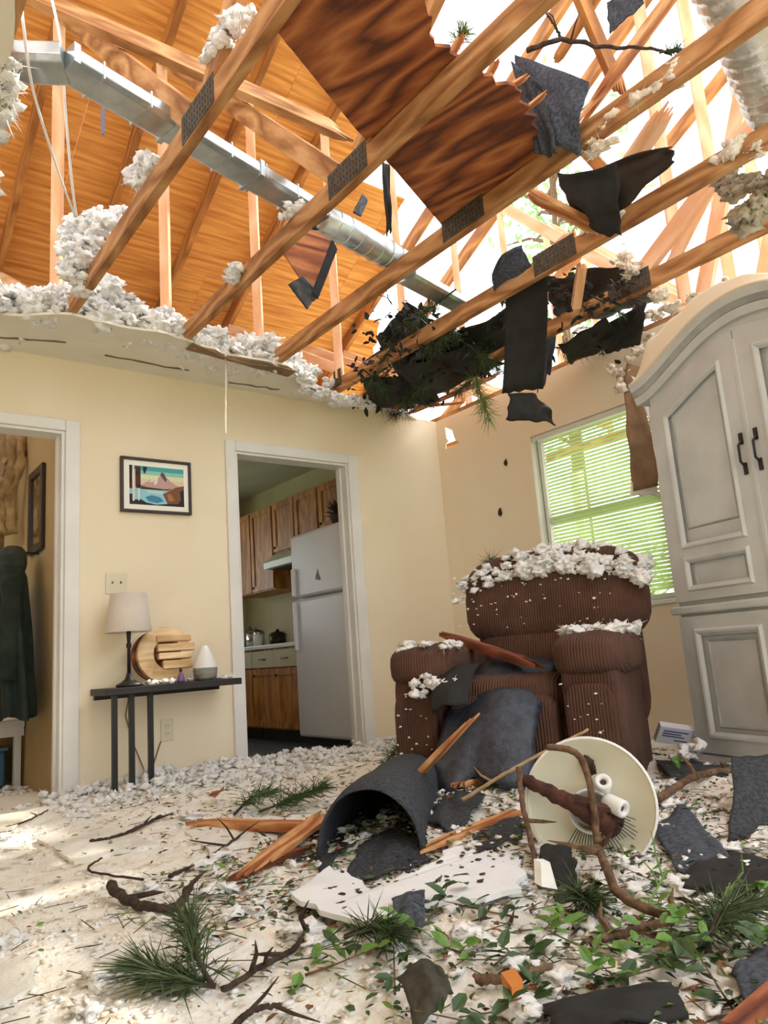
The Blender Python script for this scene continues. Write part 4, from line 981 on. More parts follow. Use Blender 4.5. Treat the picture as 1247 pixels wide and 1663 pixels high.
# ---- splintered timber up in the roof
def stick(label, p0, p1, w, t, m=M_split, seed=1, jag=(.05, .1), up=Z, name='broken_board', cat='board'):
    return tag(beam(name, p0, p1, w, t, m, None, up, jag[0], jag[1], seed), label, cat)
stick('short pale board end jammed under the third truss beside the felt', (2.450, 1.879, 2.594), (2.700, 1.758, 2.446), .06, .03, M_split, 2)
stick('bright pale timber end poking up behind the fourth truss plates', (2.900, 2.274, 2.546), (2.900, 2.025, 2.608), .07, .05, M_pink, 3, (0, .04))
stick('pinkish post leaning below the fourth truss near the hanging strip', (3.100, 2.202, 2.355), (2.950, 2.027, 2.474), .045, .04, M_pink, 4, (.02, .02))
stick('split orange lath above the corner under the pine boughs', (3.543, 4.066, 2.430), (3.554, 3.247, 2.420), .05, .015, M_split, 5, (.08, .12))
stick('second split lath in the corner, lower and paler', (3.379, 3.956, 2.400), (3.673, 3.743, 2.410), .04, .012, M_split, 6, (.05, .1))
stick('orange rafter offcut lying across the sky opening at upper right', (3.600, 2.514, 3.899), (3.600, 2.142, 3.180), .04, .07, M_raf, 7, (.1, .1))
stick('broken orange rafter sloping across the bright sky near the top edge', (3.200, 1.990, 4.168), (3.400, 1.953, 3.626), .04, .089, M_raf, 8, (0, .1))
stick('broken rafter leaning left against the bright sky near the top edge', (3.300, 1.873, 4.204), (3.300, 2.250, 4.002), .04, .05, M_raf, 9, (0, .05))
stick('long splintered roof plank with peeling white paper crossing the sky opening', (2.750, 1.160, 3.350), (2.600, 1.616, 2.953), .06, .03, M_split, 10, (.05, .3))
stick('pale brace plank leaning between the right trusses over the armoire', (3.900, 2.102, 2.739), (3.700, 1.577, 3.102), .04, .06, M_pink, 11, (.05, .05))
stick('pinkish broad plank leaning behind the third truss against the sky', (3.000, 1.813, 2.808), (2.900, 1.481, 2.913), .10, .02, M_pink, 12, (.05, .1))
for i, (a, b) in enumerate((((1.839, 1.496, 2.565), (1.890, 1.436, 2.600)), ((1.977, 1.535, 2.565), (2.034, 1.467, 2.620)), ((2.083, 1.585, 2.565), (2.143, 1.540, 2.600)), ((2.170, 1.656, 2.565), (2.245, 1.618, 2.590)), ((1.750, 1.485, 2.565), (1.751, 1.434, 2.600)), ((1.568, 1.459, 2.565), (1.571, 1.421, 2.590)))):
    o = beam('splinter', Vector(a), Vector(b), .03, .008, M_split, None, Z, 0, .03, 40+i)
    o.parent = ps; o.matrix_parent_inverse = Matrix.Identity(4); o.matrix_local = ps.matrix_world.inverted() @ o.matrix_world

# ---- branches
def branch(label, pts, r0, r1, m=M_bark, twigs=0, seed=1, name='branch', seg=8, n=36):
    r = random.Random(seed); P = smooth_path(pts, n)
    P = [p + Vector((nz(i*.4, seed), nz(i*.4, seed+5), nz(i*.4, seed+9)))*r0*.7 for i, p in enumerate(P)]
    o = G().tube(P, [(r0 + (r1-r0)*i/n)*(1+.18*nz(i*.9, seed)) for i in range(n+1)], seg).obj(name, m, smooth=True)
    tag(o, label, 'branch'); L = (P[-1]-P[0]).length
    for k in range(twigs):
        i = r.randint(3, n-3); d = (Vector((r.gauss(0, 1), r.gauss(0, 1), abs(r.gauss(0, .6)))) + (P[i+1]-P[i]).normalized()).normalized()
        l = r.uniform(.05, .14); q = [P[i], P[i]+d*l*.5+Vector((r.gauss(0, .01), r.gauss(0, .01), 0)), P[i]+d*l]
        g = G().tube(q, [r1*.8+.001, r1*.6+.001, .001], 5); g.obj('twig', m, o)
    return o
branch('dark bare branch lying across the trusses in the sky opening', [(1.942, 1.447, 2.750), (2.014, 1.345, 2.750), (2.159, 1.274, 2.740), (2.278, 1.179, 2.720), (2.359, 1.134, 2.700)], .010, .004, M_barkd, 2, 2)
branch('short dark twig rising from the bare branch against the sky', [(2.023, 1.352, 2.760), (1.984, 1.347, 2.800), (1.960, 1.361, 2.850)], .006, .003, M_barkd, 1, 3)
branch('pale twig caught on the fallen plywood sheet', [(1.277, 1.599, 2.550), (1.308, 1.535, 2.550), (1.324, 1.430, 2.550)], .004, .002, M_split, 0, 4)

# ---- pine boughs in the broken corner
def bough(label, base, tip, n, nl, seed, m=M_need, group=None, spread=1.0, rstem=.006, name='pine_bough', along=(.25, 1), flat=1.0):
    r = random.Random(seed); base = Vector(base); tip = Vector(tip); ax = (tip-base)
    t = thing(name, label, 'pine bough', base, group)
    mid = base.lerp(tip, .5) + Vector((r.uniform(-.02, .02), r.uniform(-.02, .02), r.uniform(-.01, .03)))
    P = smooth_path([base, mid, tip], 12)
    G().tube(P, [rstem*(1-.06*i) for i in range(13)], 6).obj('stem', M_barkd, t, smooth=True)
    g = G()
    for i in range(n):
        f = r.uniform(*along); o = base.lerp(mid, f*2) if f < .5 else mid.lerp(tip, f*2-1)
        d = (ax.normalized()*r.uniform(.2, 1.2) + Vector((r.gauss(0, 1), r.gauss(0, 1), r.gauss(0, flat)))*.62*spread).normalized()
        L = nl*r.uniform(.6, 1.1); s_ = d.cross(Vector((r.gauss(0, 1), r.gauss(0, 1), r.gauss(0, 1)))).normalized()*.0016
        e = o + d*L + Vector((0, 0, -.12*L*r.random())); m_ = o.lerp(e, .5) + Vector((0, 0, .02*L)); w_ = d.cross(s_)
        g.add([o-s_, o+s_, m_+s_*.9, m_-s_*.9, e, m_+w_*.9, o+w_], [(0, 1, 2, 3), (3, 2, 4), (1, 6, 5, 2), (2, 5, 4), (6, 0, 3, 5), (5, 3, 4)])
    o = g.obj('needles', m, t); tag(o, kind='stuff')
    return t
bough('pine bough hanging lowest beside the black strip with bright needles', (3.132, 3.000, 2.346), (3.218, 3.000, 2.004), 240, .13, 1, mat('bright_needles', S(92, 116, 52), S(130, 146, 76), rough=.6, scale=20))
bough('pine bough on the wall top above the bright sun-patch hole in the corner', (3.086, 3.334, 2.460), (3.282, 3.909, 2.380), 260, .14, 2)
bough('dark pine bough tangled under the fifth truss', (2.920, 2.811, 2.500), (2.855, 3.130, 2.420), 260, .13, 3, M_leafd)
bough('pine bough lying on the back wall top near the torn ceiling', (2.835, 3.093, 2.520), (3.063, 3.976, 2.460), 260, .14, 4)
bough('pine bough sticking out right of the hanging black strip', (3.600, 2.799, 2.464), (3.750, 2.640, 2.392), 160, .12, 5)
bough('dark pine bough pressed between the fourth and fifth trusses', (2.742, 2.710, 2.600), (2.739, 3.147, 2.560), 240, .12, 6, M_leafd)
bough('needle tuft caught on the top end of the second truss', (1.631, 1.521, 2.620), (1.623, 1.455, 2.660), 120, .07, 7, mat('sprig_green', S(96, 120, 60), S(120, 140, 80), rough=.6, scale=20))
bough('dark needle tuft sticking up at the left shoulder of the recliner', (3.008, 2.900, 1.048), (3.010, 2.900, 1.135), 60, .10, 8, M_need, None, 1.1)
bough('needle tuft beside the armoire end of the bare branch', (2.312, 1.154, 2.700), (2.357, 1.108, 2.700), 60, .05, 9, M_need)

CORN3 = [(2.693, 3.541, 2.420), (2.706, 3.236, 2.470), (2.732, 3.043, 2.400), (3.088, 3.228, 2.380), (2.802, 2.994, 2.550), (2.658, 3.099, 2.600), (2.995, 2.903, 2.400), (3.005, 3.623, 2.420), (3.046, 3.954, 2.450), (2.967, 3.022, 2.500), (3.305, 3.117, 2.380), (3.353, 3.714, 2.420), (3.165, 2.796, 2.550), (2.646, 3.269, 2.550)]
CORN4 = [(3.347, 3.981, 2.460), (2.888, 3.739, 2.440), (3.233, 3.271, 2.380), (3.314, 3.873, 2.420), (3.132, 3.036, 2.480), (2.957, 3.180, 2.500), (3.356, 3.008, 2.350), (3.529, 3.854, 2.400), (3.422, 4.154, 2.430), (3.050, 3.358, 2.420), (3.395, 3.451, 2.340), (3.449, 4.189, 2.420), (3.235, 3.088, 2.480), (2.974, 3.446, 2.480)]
CORN_AT = ['leftmost by the purple grey scrap', 'above the purple grey scrap', 'in the lower middle', 'just left of the hanging bough', 'against the fourth truss', 'on the wedged shingle mass', 'under the fifth truss', 'low on the wall top', 'lowest at the left', 'in the very middle', 'next to the hanging black strip', 'right above the pale laths', 'highest beside the hanging strip', 'highest at the left']
for i, (a, b) in enumerate(zip(CORN3, CORN4)):
    bough(('dark green', 'olive', 'bare brown')[i % 3] + ' pine bough heaped in the broken corner, ' + CORN_AT[i], a, b, 190, .12, 300+i, (M_leafd, M_need, M_barkd)[i % 3], 'pine boughs heaped over the broken corner')
for i, (a, b) in enumerate(zip(((3.089, 2.295, 2.500), (3.281, 2.223, 2.480), (3.247, 2.043, 2.460), (3.507, 2.534, 2.440), (2.909, 2.247, 2.500)), ((3.398, 2.318, 2.440), (3.600, 2.253, 2.460), (3.588, 2.127, 2.440), (3.879, 2.592, 2.420), (3.212, 2.381, 2.460)))):
    bough('dark twiggy bough caught under the trusses left of the armoire top, ' + ('leftmost but one', 'middle one', 'rightmost one', 'lowest one', 'leftmost one')[i], a, b, 150, .10, 330+i, (M_barkd, M_leafd)[i % 2], 'twiggy boughs left of the armoire top')
g = G()
for i in range(420):
    q = RND.choice(CORN3) if i < 330 else RND.choice(((3.320, 2.298, 2.450), (3.350, 2.118, 2.450), (3.024, 2.267, 2.470), (3.681, 2.540, 2.400)))
    leaf_poly(g, Vector(q) + Vector((RND.gauss(0, .085), RND.gauss(0, .085), RND.gauss(0, .045))), (RND.gauss(0, 1), RND.gauss(0, 1), RND.gauss(0, 1)), (U(-1, 1), U(-1, 1), 1.1), U(.03, .08), U(.02, .045))
tag(g.obj('leaf_litter', M_tar), 'dark dead leaves and felt scraps tangled in the heap over the broken corner', 'leaves', kind='stuff')

# ---- torn drywall hanging beside and lying on the armoire
def strip(u, v):
    A, B, C, D_2 = [Vector(p) for p in ((3.575, 2.250, 2.154), (3.695, 2.200, 2.121), (3.588, 2.200, 1.431), (3.428, 2.250, 1.396))]
    uu = .5+(u-.5)*(1+.25*nz(v*4, 3)); p = (A*(1-uu)+B*uu)*(1-v) + (D_2*(1-uu)+C*uu)*v
    return p + Vector((.01*nz(u*3, v*4), .02*sin(v*5), 0))
hs = tag(G().sheet(strip, 8, 24, .010).obj('drywall_strip', M_kraft, smooth=True), 'long brown paper backed drywall strip hanging between the window and armoire', 'drywall')
def strip2(u, v):
    A, B, C, D_2 = [Vector(p) for p in ((3.447, 2.235, 1.478), (3.588, 2.190, 1.498), (3.593, 2.190, 1.375), (3.411, 2.235, 1.371))]
    p = (A*(1-u)+B*u)*(1-v*(1-.25*abs(nz(u*6)))) + (D_2*(1-u)+C*u)*v*(1-.25*abs(nz(u*6)))
    return p
G().sheet(strip2, 8, 6, .014).obj('bare_gypsum_end', M_gyp, hs)
def strip3(u, v):
    A, B, C, D_2 = [Vector(p) for p in ((3.546, 2.220, 2.065), (3.609, 2.170, 2.005), (3.589, 2.170, 1.770), (3.585, 2.200, 1.957))]
    return (A*(1-u)+B*u)*(1-v) + (D_2*(1-u)+C*u)*v
tag(G().sheet(strip3, 6, 8, .010).obj('drywall_piece', M_gyp, smooth=True), 'white broken drywall sliver at the armoire shoulder', 'drywall')
def topd(u, v):      # sheet of ceiling resting on the bonnet of the armoire
    x = -.085 + .88*u; hh = .03 + .17*sstep(0, .16, u)*(1-u)**.8
    z = arch(x, 1.84, .165, .60) + .050 + hh*v*(1-.22*abs(nz(u*6, 2)))
    return AM @ Vector((x, -.045 + .05*v + .004*nz(u*5), z))
tag(G().sheet(topd, 28, 8, .012).obj('drywall_sheet', M_wall, smooth=True), 'cream piece of fallen ceiling drywall resting against the arched armoire top', 'drywall')
pts = [(x + U(-.03, .03), y + U(-.03, .03), z + U(-.04, .04), U(.014, .03)) for x, y, z in [(3.536, 2.300, 2.128), (3.618, 2.300, 2.106), (3.545, 2.300, 2.038), (3.617, 2.250, 2.162), (3.666, 2.250, 2.246)] for _ in range(5)]
fluff('insulation_clump', 'pinkish insulation clump at the upper left shoulder of the armoire', pts, M_insp, fibres=4, sd=15)
# small dark wounds in the window wall: knots of mud and bark flung on the paint
for i, (p, lab) in enumerate((((3.893, 3.519, 1.928), 'small dark mud splat high on the window wall'), ((3.893, 3.622, 1.584), 'lower dark mud splat on the window wall beside the recliner'))):
    tag(G().blob(p, .018 if i == 0 else .024, i, 2, (.35, .8, 1.3), .5).obj('mud_splat', M_barkd, smooth=True), lab, 'mud')

# ================================================================ FLOOR DEBRIS
def gh(x, y):        # height of the debris layer over the floor
    d = sstep(.5, 1.5, x)
    h = .028 + .022*nz(x*2.2, y*2.2, 1) + .012*nz(x*6, y*6, 2) + d*(.02*nz(x*4, y*4, 5)+.02)
    h += .075*exp(-((x-2.0)**2/.30 + (y-2.05)**2/.22))          # heap in front of the recliner
    h += .06*exp(-((x-2.7)**2/.35 + (y-1.35)**2/.25))           # heap in front of the armoire
    h += .05*exp(-((x-1.7)**2/.5 + (y-4.0)**2/.03))             # drift under the console
    h += .035*exp(-((x-.45)**2/.05 + (y-1.7)**2/.2))            # mound at the lower left
    return max(.006, h)
nx, ny = 236, 200; x0, x1, y0, y1 = -.3, 3.88, .35, 4.20
g = G(); vs = []; fs = []
for j in range(ny+1):
    for i in range(nx+1):
        x = x0+(x1-x0)*i/nx; y = y0+(y1-y0)*j/ny
        d = sstep(.45, 1.0, x+.15*nz(x*2, y*2))
        vs.append((x, y, gh(x, y) + (.009*nz(x*26, y*26) + .006*nz(x*60, y*60))*(.5+.7*d)))
for j in range(ny):
    for i in range(nx):
        a = j*(nx+1)+i; fs.append((a, a+1, a+nx+2, a+nx+1))
M_deb = bpy.data.materials.new('debris_blanket'); M_deb.use_nodes = True
nt = M_deb.node_tree; P_ = nt.nodes['Principled BSDF']; P_.inputs['Roughness'].default_value = 1.0
tc = nt.nodes.new('ShaderNodeTexCoord')
def noise_ramp(scale, detail, stops, off=0.0):
    mp = nt.nodes.new('ShaderNodeMapping'); mp.inputs['Location'].default_value = (off, off*1.7, 0)
    n = nt.nodes.new('ShaderNodeTexNoise'); n.inputs['Scale'].default_value = scale; n.inputs['Detail'].default_value = detail; n.inputs['Roughness'].default_value = .65
    r = nt.nodes.new('ShaderNodeValToRGB'); nt.links.new(tc.outputs['Object'], mp.inputs[0]); nt.links.new(mp.outputs[0], n.inputs['Vector']); nt.links.new(n.outputs['Fac'], r.inputs[0])
    r.color_ramp.elements[0].position, r.color_ramp.elements[0].color = stops[0]; r.color_ramp.elements[1].position, r.color_ramp.elements[1].color = stops[-1]
    for p, c in stops[1:-1]: e = r.color_ramp.elements.new(p); e.color = c
    return r
base = noise_ramp(5, 6, [(.28, S(226, 208, 184)), (.38, S(244, 236, 222)), (.50, S(247, 244, 238)), (.75, S(249, 248, 246))])
dirt = noise_ramp(16, 7, [(.33, S(110, 92, 72)), (.40, S(214, 204, 186)), (.45, (1, 1, 1, 1)), (1, (1, 1, 1, 1))], 3.1)
mxn = nt.nodes.new('ShaderNodeMix'); mxn.data_type = 'RGBA'; mxn.blend_type = 'MULTIPLY'; mxn.inputs['Factor'].default_value = .6
nt.links.new(base.outputs[0], mxn.inputs['A']); nt.links.new(dirt.outputs[0], mxn.inputs['B']); nt.links.new(mxn.outputs['Result'], P_.inputs['Base Color'])
nb = nt.nodes.new('ShaderNodeTexNoise'); nb.inputs['Scale'].default_value = 70; nb.inputs['Detail'].default_value = 4; bp = nt.nodes.new('ShaderNodeBump'); bp.inputs['Strength'].default_value = .6; bp.inputs['Distance'].default_value = .01
nt.links.new(tc.outputs['Object'], nb.inputs['Vector']); nt.links.new(nb.outputs['Fac'], bp.inputs['Height']); nt.links.new(bp.outputs[0], P_.inputs['Normal'])
tag(g.add(vs, fs).obj('debris_layer', M_deb, smooth=True), 'uneven blanket of white blown insulation and plaster crumbs over the whole floor', 'insulation', kind='stuff')
g = G()
for i in range(500): g.blob((U(.3, 1.1), U(4.36, 5.2), U(.0, .02)), U(.01, .03), i, 1, (1, 1, .6))
tag(g.obj('debris_layer', M_ins), 'white plaster crumbs on the hall floor beyond the left doorway', 'insulation', kind='stuff')

def gp(p, dz=0.0): return (p[0], p[1], gh(p[0], p[1]) + dz)
def dens(x, y):      # 0 on the clean white area at the left, 1 in the leafy right foreground
    return sstep(.55, 1.25, x + .25*(1.8-y)*.4 + .25*nz(x*1.5, y*1.5, 3))
def inside_furn(x, y):
    lx_, ly_ = (Vector((x, y, 0))-CO).dot(CX), (Vector((x, y, 0))-CO).dot(CB)
    if abs(lx_) < .52 and -.06 < ly_ < .95: return True
    ax_, ay_ = (Vector((x, y, 0))-AO).dot(AX), (Vector((x, y, 0))-AO).dot(AY)
    return -.03 < ax_ < 1.16 and ay_ > -.05
def spot():
    while True:
        if RND.random() < .55: x, y = U(.25, 2.4), U(.6, 2.4)
        else: x, y = U(.2, 3.7), U(.6, 4.15)
        if not inside_furn(x, y) and y < 4.16: return x, y
# insulation crumbs, two tones
for nm, m, n, lab in (('insulation_crumbs', M_ins, 3400, 'white insulation crumbs scattered over the debris on the floor'), ('insulation_crumbs', M_insp, 1500, 'cream and pinkish insulation crumbs scattered over the debris on the floor')):
    g = G()
    for i in range(n):
        x, y = spot(); d = dens(x, y); r_ = U(.003, .008)*(1+1.2*d*(RND.random() < .2))
        g.blob((x, y, gh(x, y)+r_*.4), r_, i, 1, (U(.7, 1.5), U(.7, 1.5), .6), .6, 1.4)
    tag(g.obj(nm, m, smooth=True), lab, 'insulation', kind='stuff')
g = G()
for i in range(260):
    x, y = spot(); d = dens(x, y)
    if y < 3.6 and RND.random() > .25+.6*d: continue
    g.blob((x, y, gh(x, y)+.008), U(.012, .032), i+900, 3, (U(.8, 1.5), U(.8, 1.5), .55), .7, 1.8)
for i in range(170):
    x, y = U(.9, 2.6), U(.75, 1.9)
    g.blob((x, y, gh(x, y)+.006), U(.010, .024), i+2900, 2, (U(.8, 1.5), U(.8, 1.5), .55), .7, 1.8)
tag(g.obj('insulation_tufts', M_ins, smooth=True), 'larger white insulation tufts among the leaves on the floor', 'insulation', kind='stuff')
pts = []
for i in range(760):
    x = U(.95, 3.3); y = 4.19 - abs(RND.gauss(0, .26)) - .02
    if x > 2.1 and y > 4.0 and RND.random() < .3: y = U(4.1, 4.34)
    if inside_furn(x, y): continue
    pts.append((x, y, gh(x, y) + U(0, .035)*exp(-((4.2-y)/.3)**2) + .004, U(.008, .026)))
fluff('insulation_drift', 'bluish white insulation drifted along the back wall under the console and across the kitchen doorway', pts, fibres=9, fr=.035, sd=41)
# dark chips of bark and shingle grit
for nm, m, n, lab, sz in (('bark_chips', M_barkd, 2400, 'dark bark chips and shingle grit strewn over the floor', (.003, .012)), ('wood_chips', M_red, 420, 'reddish wood splinters strewn over the floor', (.004, .012))):
    g = G()
    for i in range(n):
        x, y = spot(); d = dens(x, y)
        if RND.random() > .10+.9*d: continue
        s_ = U(*sz)*(.6+.5*d); a = U(0, 6.3); e = Vector((cos(a), sin(a), U(-.25, .25))); f = Vector((-sin(a), cos(a), U(-.3, .3))); o_ = Vector((x, y, gh(x, y)+.009)); l_ = s_*RND.choice((1.2, 2, 4, 7))
        q = [o_-e*l_*U(.3, .6)+f*s_*U(-.5, .5), o_-f*s_*U(.3, .6), o_+e*l_*U(.3, .6)+f*s_*U(-.5, .5), o_+f*s_*U(.3, .6), o_+Vector((0, 0, s_*U(.3, .7)))]
        g.add(q, [(0, 1, 4), (1, 2, 4), (2, 3, 4), (3, 0, 4), (3, 2, 1, 0)])
    tag(g.obj(nm, m), lab, 'debris', kind='stuff')
for nm, m, n, lab in (('leaf_litter', M_leafd, 2300, 'small dark green leaf scraps scattered through the right foreground debris'), ('leaf_litter', M_leaf, 800, 'small fresh green leaf scraps scattered through the right foreground debris'), ('leaf_litter', M_leafb, 800, 'small brown leaf scraps scattered over the floor debris')):
    g = G()
    for i in range(n):
        x, y = spot(); d = dens(x, y)
        if RND.random() > d*1.05+.03: continue
        a = U(0, 6.28); leaf_poly(g, (x, y, gh(x, y)+U(.006, .02)), (cos(a), sin(a), U(-.2, .4)), (U(-.5, .5), U(-.5, .5), 1), U(.015, .034), U(.007, .016))
    tag(g.obj(nm, m), lab, 'leaves', kind='stuff')
g = G()
for i in range(1700):
    x, y = spot(); d = dens(x, y)
    if RND.random() > .15+.7*d: continue
    a = U(0, 6.28); L = U(.03, .09); z = gh(x, y)+.012; dx, dy = cos(a), sin(a)
    g.box((x, y, z), (L, .0016, .0016), Euler((0, U(-.15, .15), a)).to_matrix())
tag(g.obj('loose_needles', mat('dry_needles', S(96, 84, 50), S(70, 78, 44), rough=.8, scale=20)), 'loose pine needles and straw scattered over the floor debris', 'needles', kind='stuff')

# ---- shingles on the floor
def arc(u, v):       # the curled sheet: an arch that opens towards the camera
    A = Vector((1.352, 1.916, 0.060)); B = Vector((2.370, 2.857, 0.080)); A.z = 0; B.z = 0
    c = A.lerp(B, v); side = Vector((B-A).normalized().cross(Z)); w = .17*(1-.12*v); h = .205*(1-.30*v)
    t = (u-.5)*2; a = max(-1, min(1, t/.62))
    if abs(t) <= .62: off = sin(a*pi/2)*w*.92; z = h*cos(a*pi/2)**.8
    else:
        e = (abs(t)-.62)/.38; off = math.copysign(w*.92 + e*.16, t); z = .012 + .03*e*nz(t*3, v*3)
    p = c + side*off; return Vector((p.x, p.y, gh(p.x, p.y)*.8 + max(z, .01) + .010*nz(u*6, v*4, 8)))
sg = tag(G().sheet(arc, 40, 16, .007).obj('roof_shingle', M_shin, smooth=True), 'large charcoal shingle sheet curled into an arch in the middle of the floor', 'shingle')
def band(u, v): 
    p = arc(.56+.20*u, .72+.10*v); return p + Vector((-.003, -.006, .007))
G().sheet(band, 10, 3, .003).obj('metal_band', M_galv, sg, smooth=True)
def floor_sh(label, pts, z, seed, m=M_shin, bulge=.012, lift=(0, 0, 0, 0), **k):
    c4 = []
    for p, l in zip(pts, lift): c4.append((p[0], p[1], gh(p[0], p[1]) + .010 + l))
    return shingle(label, c4, (0, 0, bulge), seed, m, .012, **k)
floor_sh('charcoal shingle tongue lying at the mouth of the curled shingle', [(1.392, 1.993, 0.080), (1.584, 2.010, 0.080), (1.426, 1.721, 0.080), (1.159, 1.803, 0.080)], .1, 31, M_shin, .006)
floor_sh('dark shingle flat on the floor left of the curled shingle', [(1.405, 2.345, 0.080), (1.761, 2.640, 0.080), (1.386, 2.025, 0.080), (1.181, 1.915, 0.080)], .1, 32)
floor_sh('dark shingle half hidden behind the curled shingle near the door', [(1.794, 2.621, 0.100), (2.250, 2.939, 0.100), (2.047, 2.575, 0.100), (1.619, 2.276, 0.100)], .1, 33, M_tar, .02)
floor_sh('dark shingle right of the curled shingle under the reddish board', [(1.608, 1.956, 0.120), (2.116, 2.360, 0.120), (1.921, 1.990, 0.120), (1.554, 1.752, 0.120)], .1, 34, M_shin, .02)
floor_sh('dark brown shingle flat beside the glass light dish', [(1.662, 1.815, 0.100), (1.871, 1.802, 0.100), (1.677, 1.599, 0.100), (1.526, 1.636, 0.100)], .1, 35, M_shin, .006)
shingle('big blue grey shingle sheet sliding off the recliner seat to the floor', [tuple(CM @ Vector((-.20, .34, .545))), tuple(CM @ Vector((.20, .30, .56))), tuple(CM @ Vector((.16, -.30, .12))), tuple(CM @ Vector((-.26, -.28, .12)))], tuple(CM.to_3x3() @ Vector((0, -.07, .07))), 36, mat('wet_blue_shingle', S(30, 35, 46), S(58, 66, 80), rough=.35, scale=30, bump=.3, bscale=150), .02)
shingle('black felt flap standing up on the left side of the recliner seat', [tuple(CM @ Vector((-.30, .10, .54))), tuple(CM @ Vector((-.12, .16, .575))), tuple(CM @ Vector((-.10, -.11, .42))), tuple(CM @ Vector((-.25, -.13, .40)))], tuple(CM.to_3x3() @ Vector((0, -.05, .03))), 37, M_tar, .01)
shingle('dark shingle standing upright at the right edge in front of the armoire', [(2.436, 1.350, 0.237), (2.591, 1.280, 0.228), (2.314, 1.160, 0.036), (2.106, 1.220, 0.059)], (-.02, -.02, 0), 38, M_shin, .02)
floor_sh('grey shingle flat on the floor at the foot of the armoire', [(3.099, 2.089, 0.130), (3.152, 1.771, 0.130), (2.639, 1.486, 0.130), (2.547, 1.660, 0.130)], .1, 39, M_shin, .008)
floor_sh('charcoal shingle flat between the light dish and the upright shingle', [(2.001, 1.387, 0.100), (2.262, 1.444, 0.100), (1.916, 1.099, 0.100), (1.725, 1.123, 0.100)], .1, 40, M_shinb, .008)
floor_sh('dark shingle right of the light dish under leaves and insulation', [(1.669, 1.149, 0.080), (2.005, 1.166, 0.080), (1.950, 0.950, 0.080), (1.653, 0.950, 0.080)], .1, 41, M_tar, .01)
floor_sh('grey shingle at the lower right corner of the floor', [(1.293, 0.778, 0.060), (1.431, 0.780, 0.060), (1.357, 0.674, 0.060), (1.180, 0.680, 0.060)], .1, 42, M_shinb, .01)
shingle('dark shingle propped up like a tent in the bottom foreground', [(0.862, 1.160, 0.085), (0.920, 1.150, 0.101), (0.902, 1.060, 0.076), (0.826, 1.080, 0.034)], (0, -.02, .02), 43, mat('olive_black_shingle', S(52, 50, 42), S(70, 66, 56), rough=.8, scale=60, bump=.3), .012)
floor_sh('black shingle nearest the camera at the bottom right foreground', [(1.026, 0.972, 0.060), (1.213, 0.845, 0.060), (1.138, 0.767, 0.060), (0.954, 0.885, 0.060)], .1, 44, M_tar, .01)
floor_sh('small dark shingle square below the white drywall sheet', [(1.107, 1.487, 0.080), (1.177, 1.455, 0.080), (1.084, 1.345, 0.080), (1.035, 1.380, 0.080)], .1, 45, M_shinb, .006, lift=(.03, .03, .01, .01))

floor_sh('round topped dark scrap directly under the glass dish', [(1.467, 1.367, 0.080), (1.582, 1.449, 0.090), (1.630, 1.385, 0.090), (1.527, 1.290, 0.080)], .1, 46, M_tar, .01, lift=(0, .04, .04, 0))
tag(G().prism([(1.300, 1.200, 0.128), (1.349, 1.200, 0.111), (1.356, 1.220, 0.163), (1.326, 1.220, 0.169)], (0, .02, .004)).obj('drywall_piece', M_gyp), 'small pale upright drywall sliver under the glass dish', 'drywall')
# ---- boards on the floor
def fstick(label, p, q, w, t, m, seed, l0=.02, l1=.02, **k):
    return stick(label, (p[0], p[1], gh(p[0], p[1])+l0), (q[0], q[1], gh(q[0], q[1])+l1), w, t, m, seed, **k)
fstick('long orange board lying left of the curled shingle', (1.249, 2.829, 0.080), (1.430, 2.386, 0.080), .055, .03, M_split, 21, jag=(.12, .05))
fstick('splintered orange plywood strip poking from under the dark shingles', (1.128, 2.121, 0.080), (1.437, 2.298, 0.080), .075, .014, M_split, 22, .03, .05, jag=(.15, .06))
fstick('dark thin wood strip below the orange plywood strip', (0.999, 2.103, 0.080), (1.270, 2.125, 0.080), .03, .015, M_red, 23, .012, .012)
stick('orange split board standing at an angle in front of the recliner', (1.749, 2.180, 0.197), (1.814, 2.020, 0.340), .06, .018, M_split, 24, (.02, .16))
fstick('pale split board lying left of the light dish', (1.502, 1.773, 0.100), (1.839, 1.773, 0.100), .045, .018, M_split, 25, jag=(.1, .03))
stick('reddish split timber lying across the recliner arm onto its seat', tuple(CM @ Vector((-.34, .42, .705))), tuple(CM @ Vector((.10, .12, .57))), .05, .035, M_red, 26, (.1, .1))
fstick('short orange board stub behind the light dish', (1.952, 2.149, 0.120), (2.246, 2.177, 0.120), .05, .03, M_split, 27, .02, .03)
fstick('orange board end in the bottom right corner', (1.124, 0.690, 0.050), (1.290, 0.690, 0.050), .03, .018, M_red, 28, jag=(0, 0))
tag(G().prism([(0.994, 1.034, 0.070), (1.024, 1.029, 0.070), (0.998, 0.987, 0.070), (0.964, 0.981, 0.070)], (0, 0, .02)).obj('wood_fragment', mat('orange_fragment', S(208, 128, 56), rough=.7)), 'small bright orange wood fragment in the bottom foreground', 'debris')
lf = G(); leaf_poly(lf, (1.422, 3.122, 0.100), Vector((1.680, 3.550, 0.138))-Vector((1.422, 3.122, 0.100)), (-.6, -.8, .2), .17, .075)
lf.obj('dry_leaf', M_red); tag(bpy.data.objects['dry_leaf'], 'big red brown dry leaf standing up near the kitchen doorway', 'leaf')

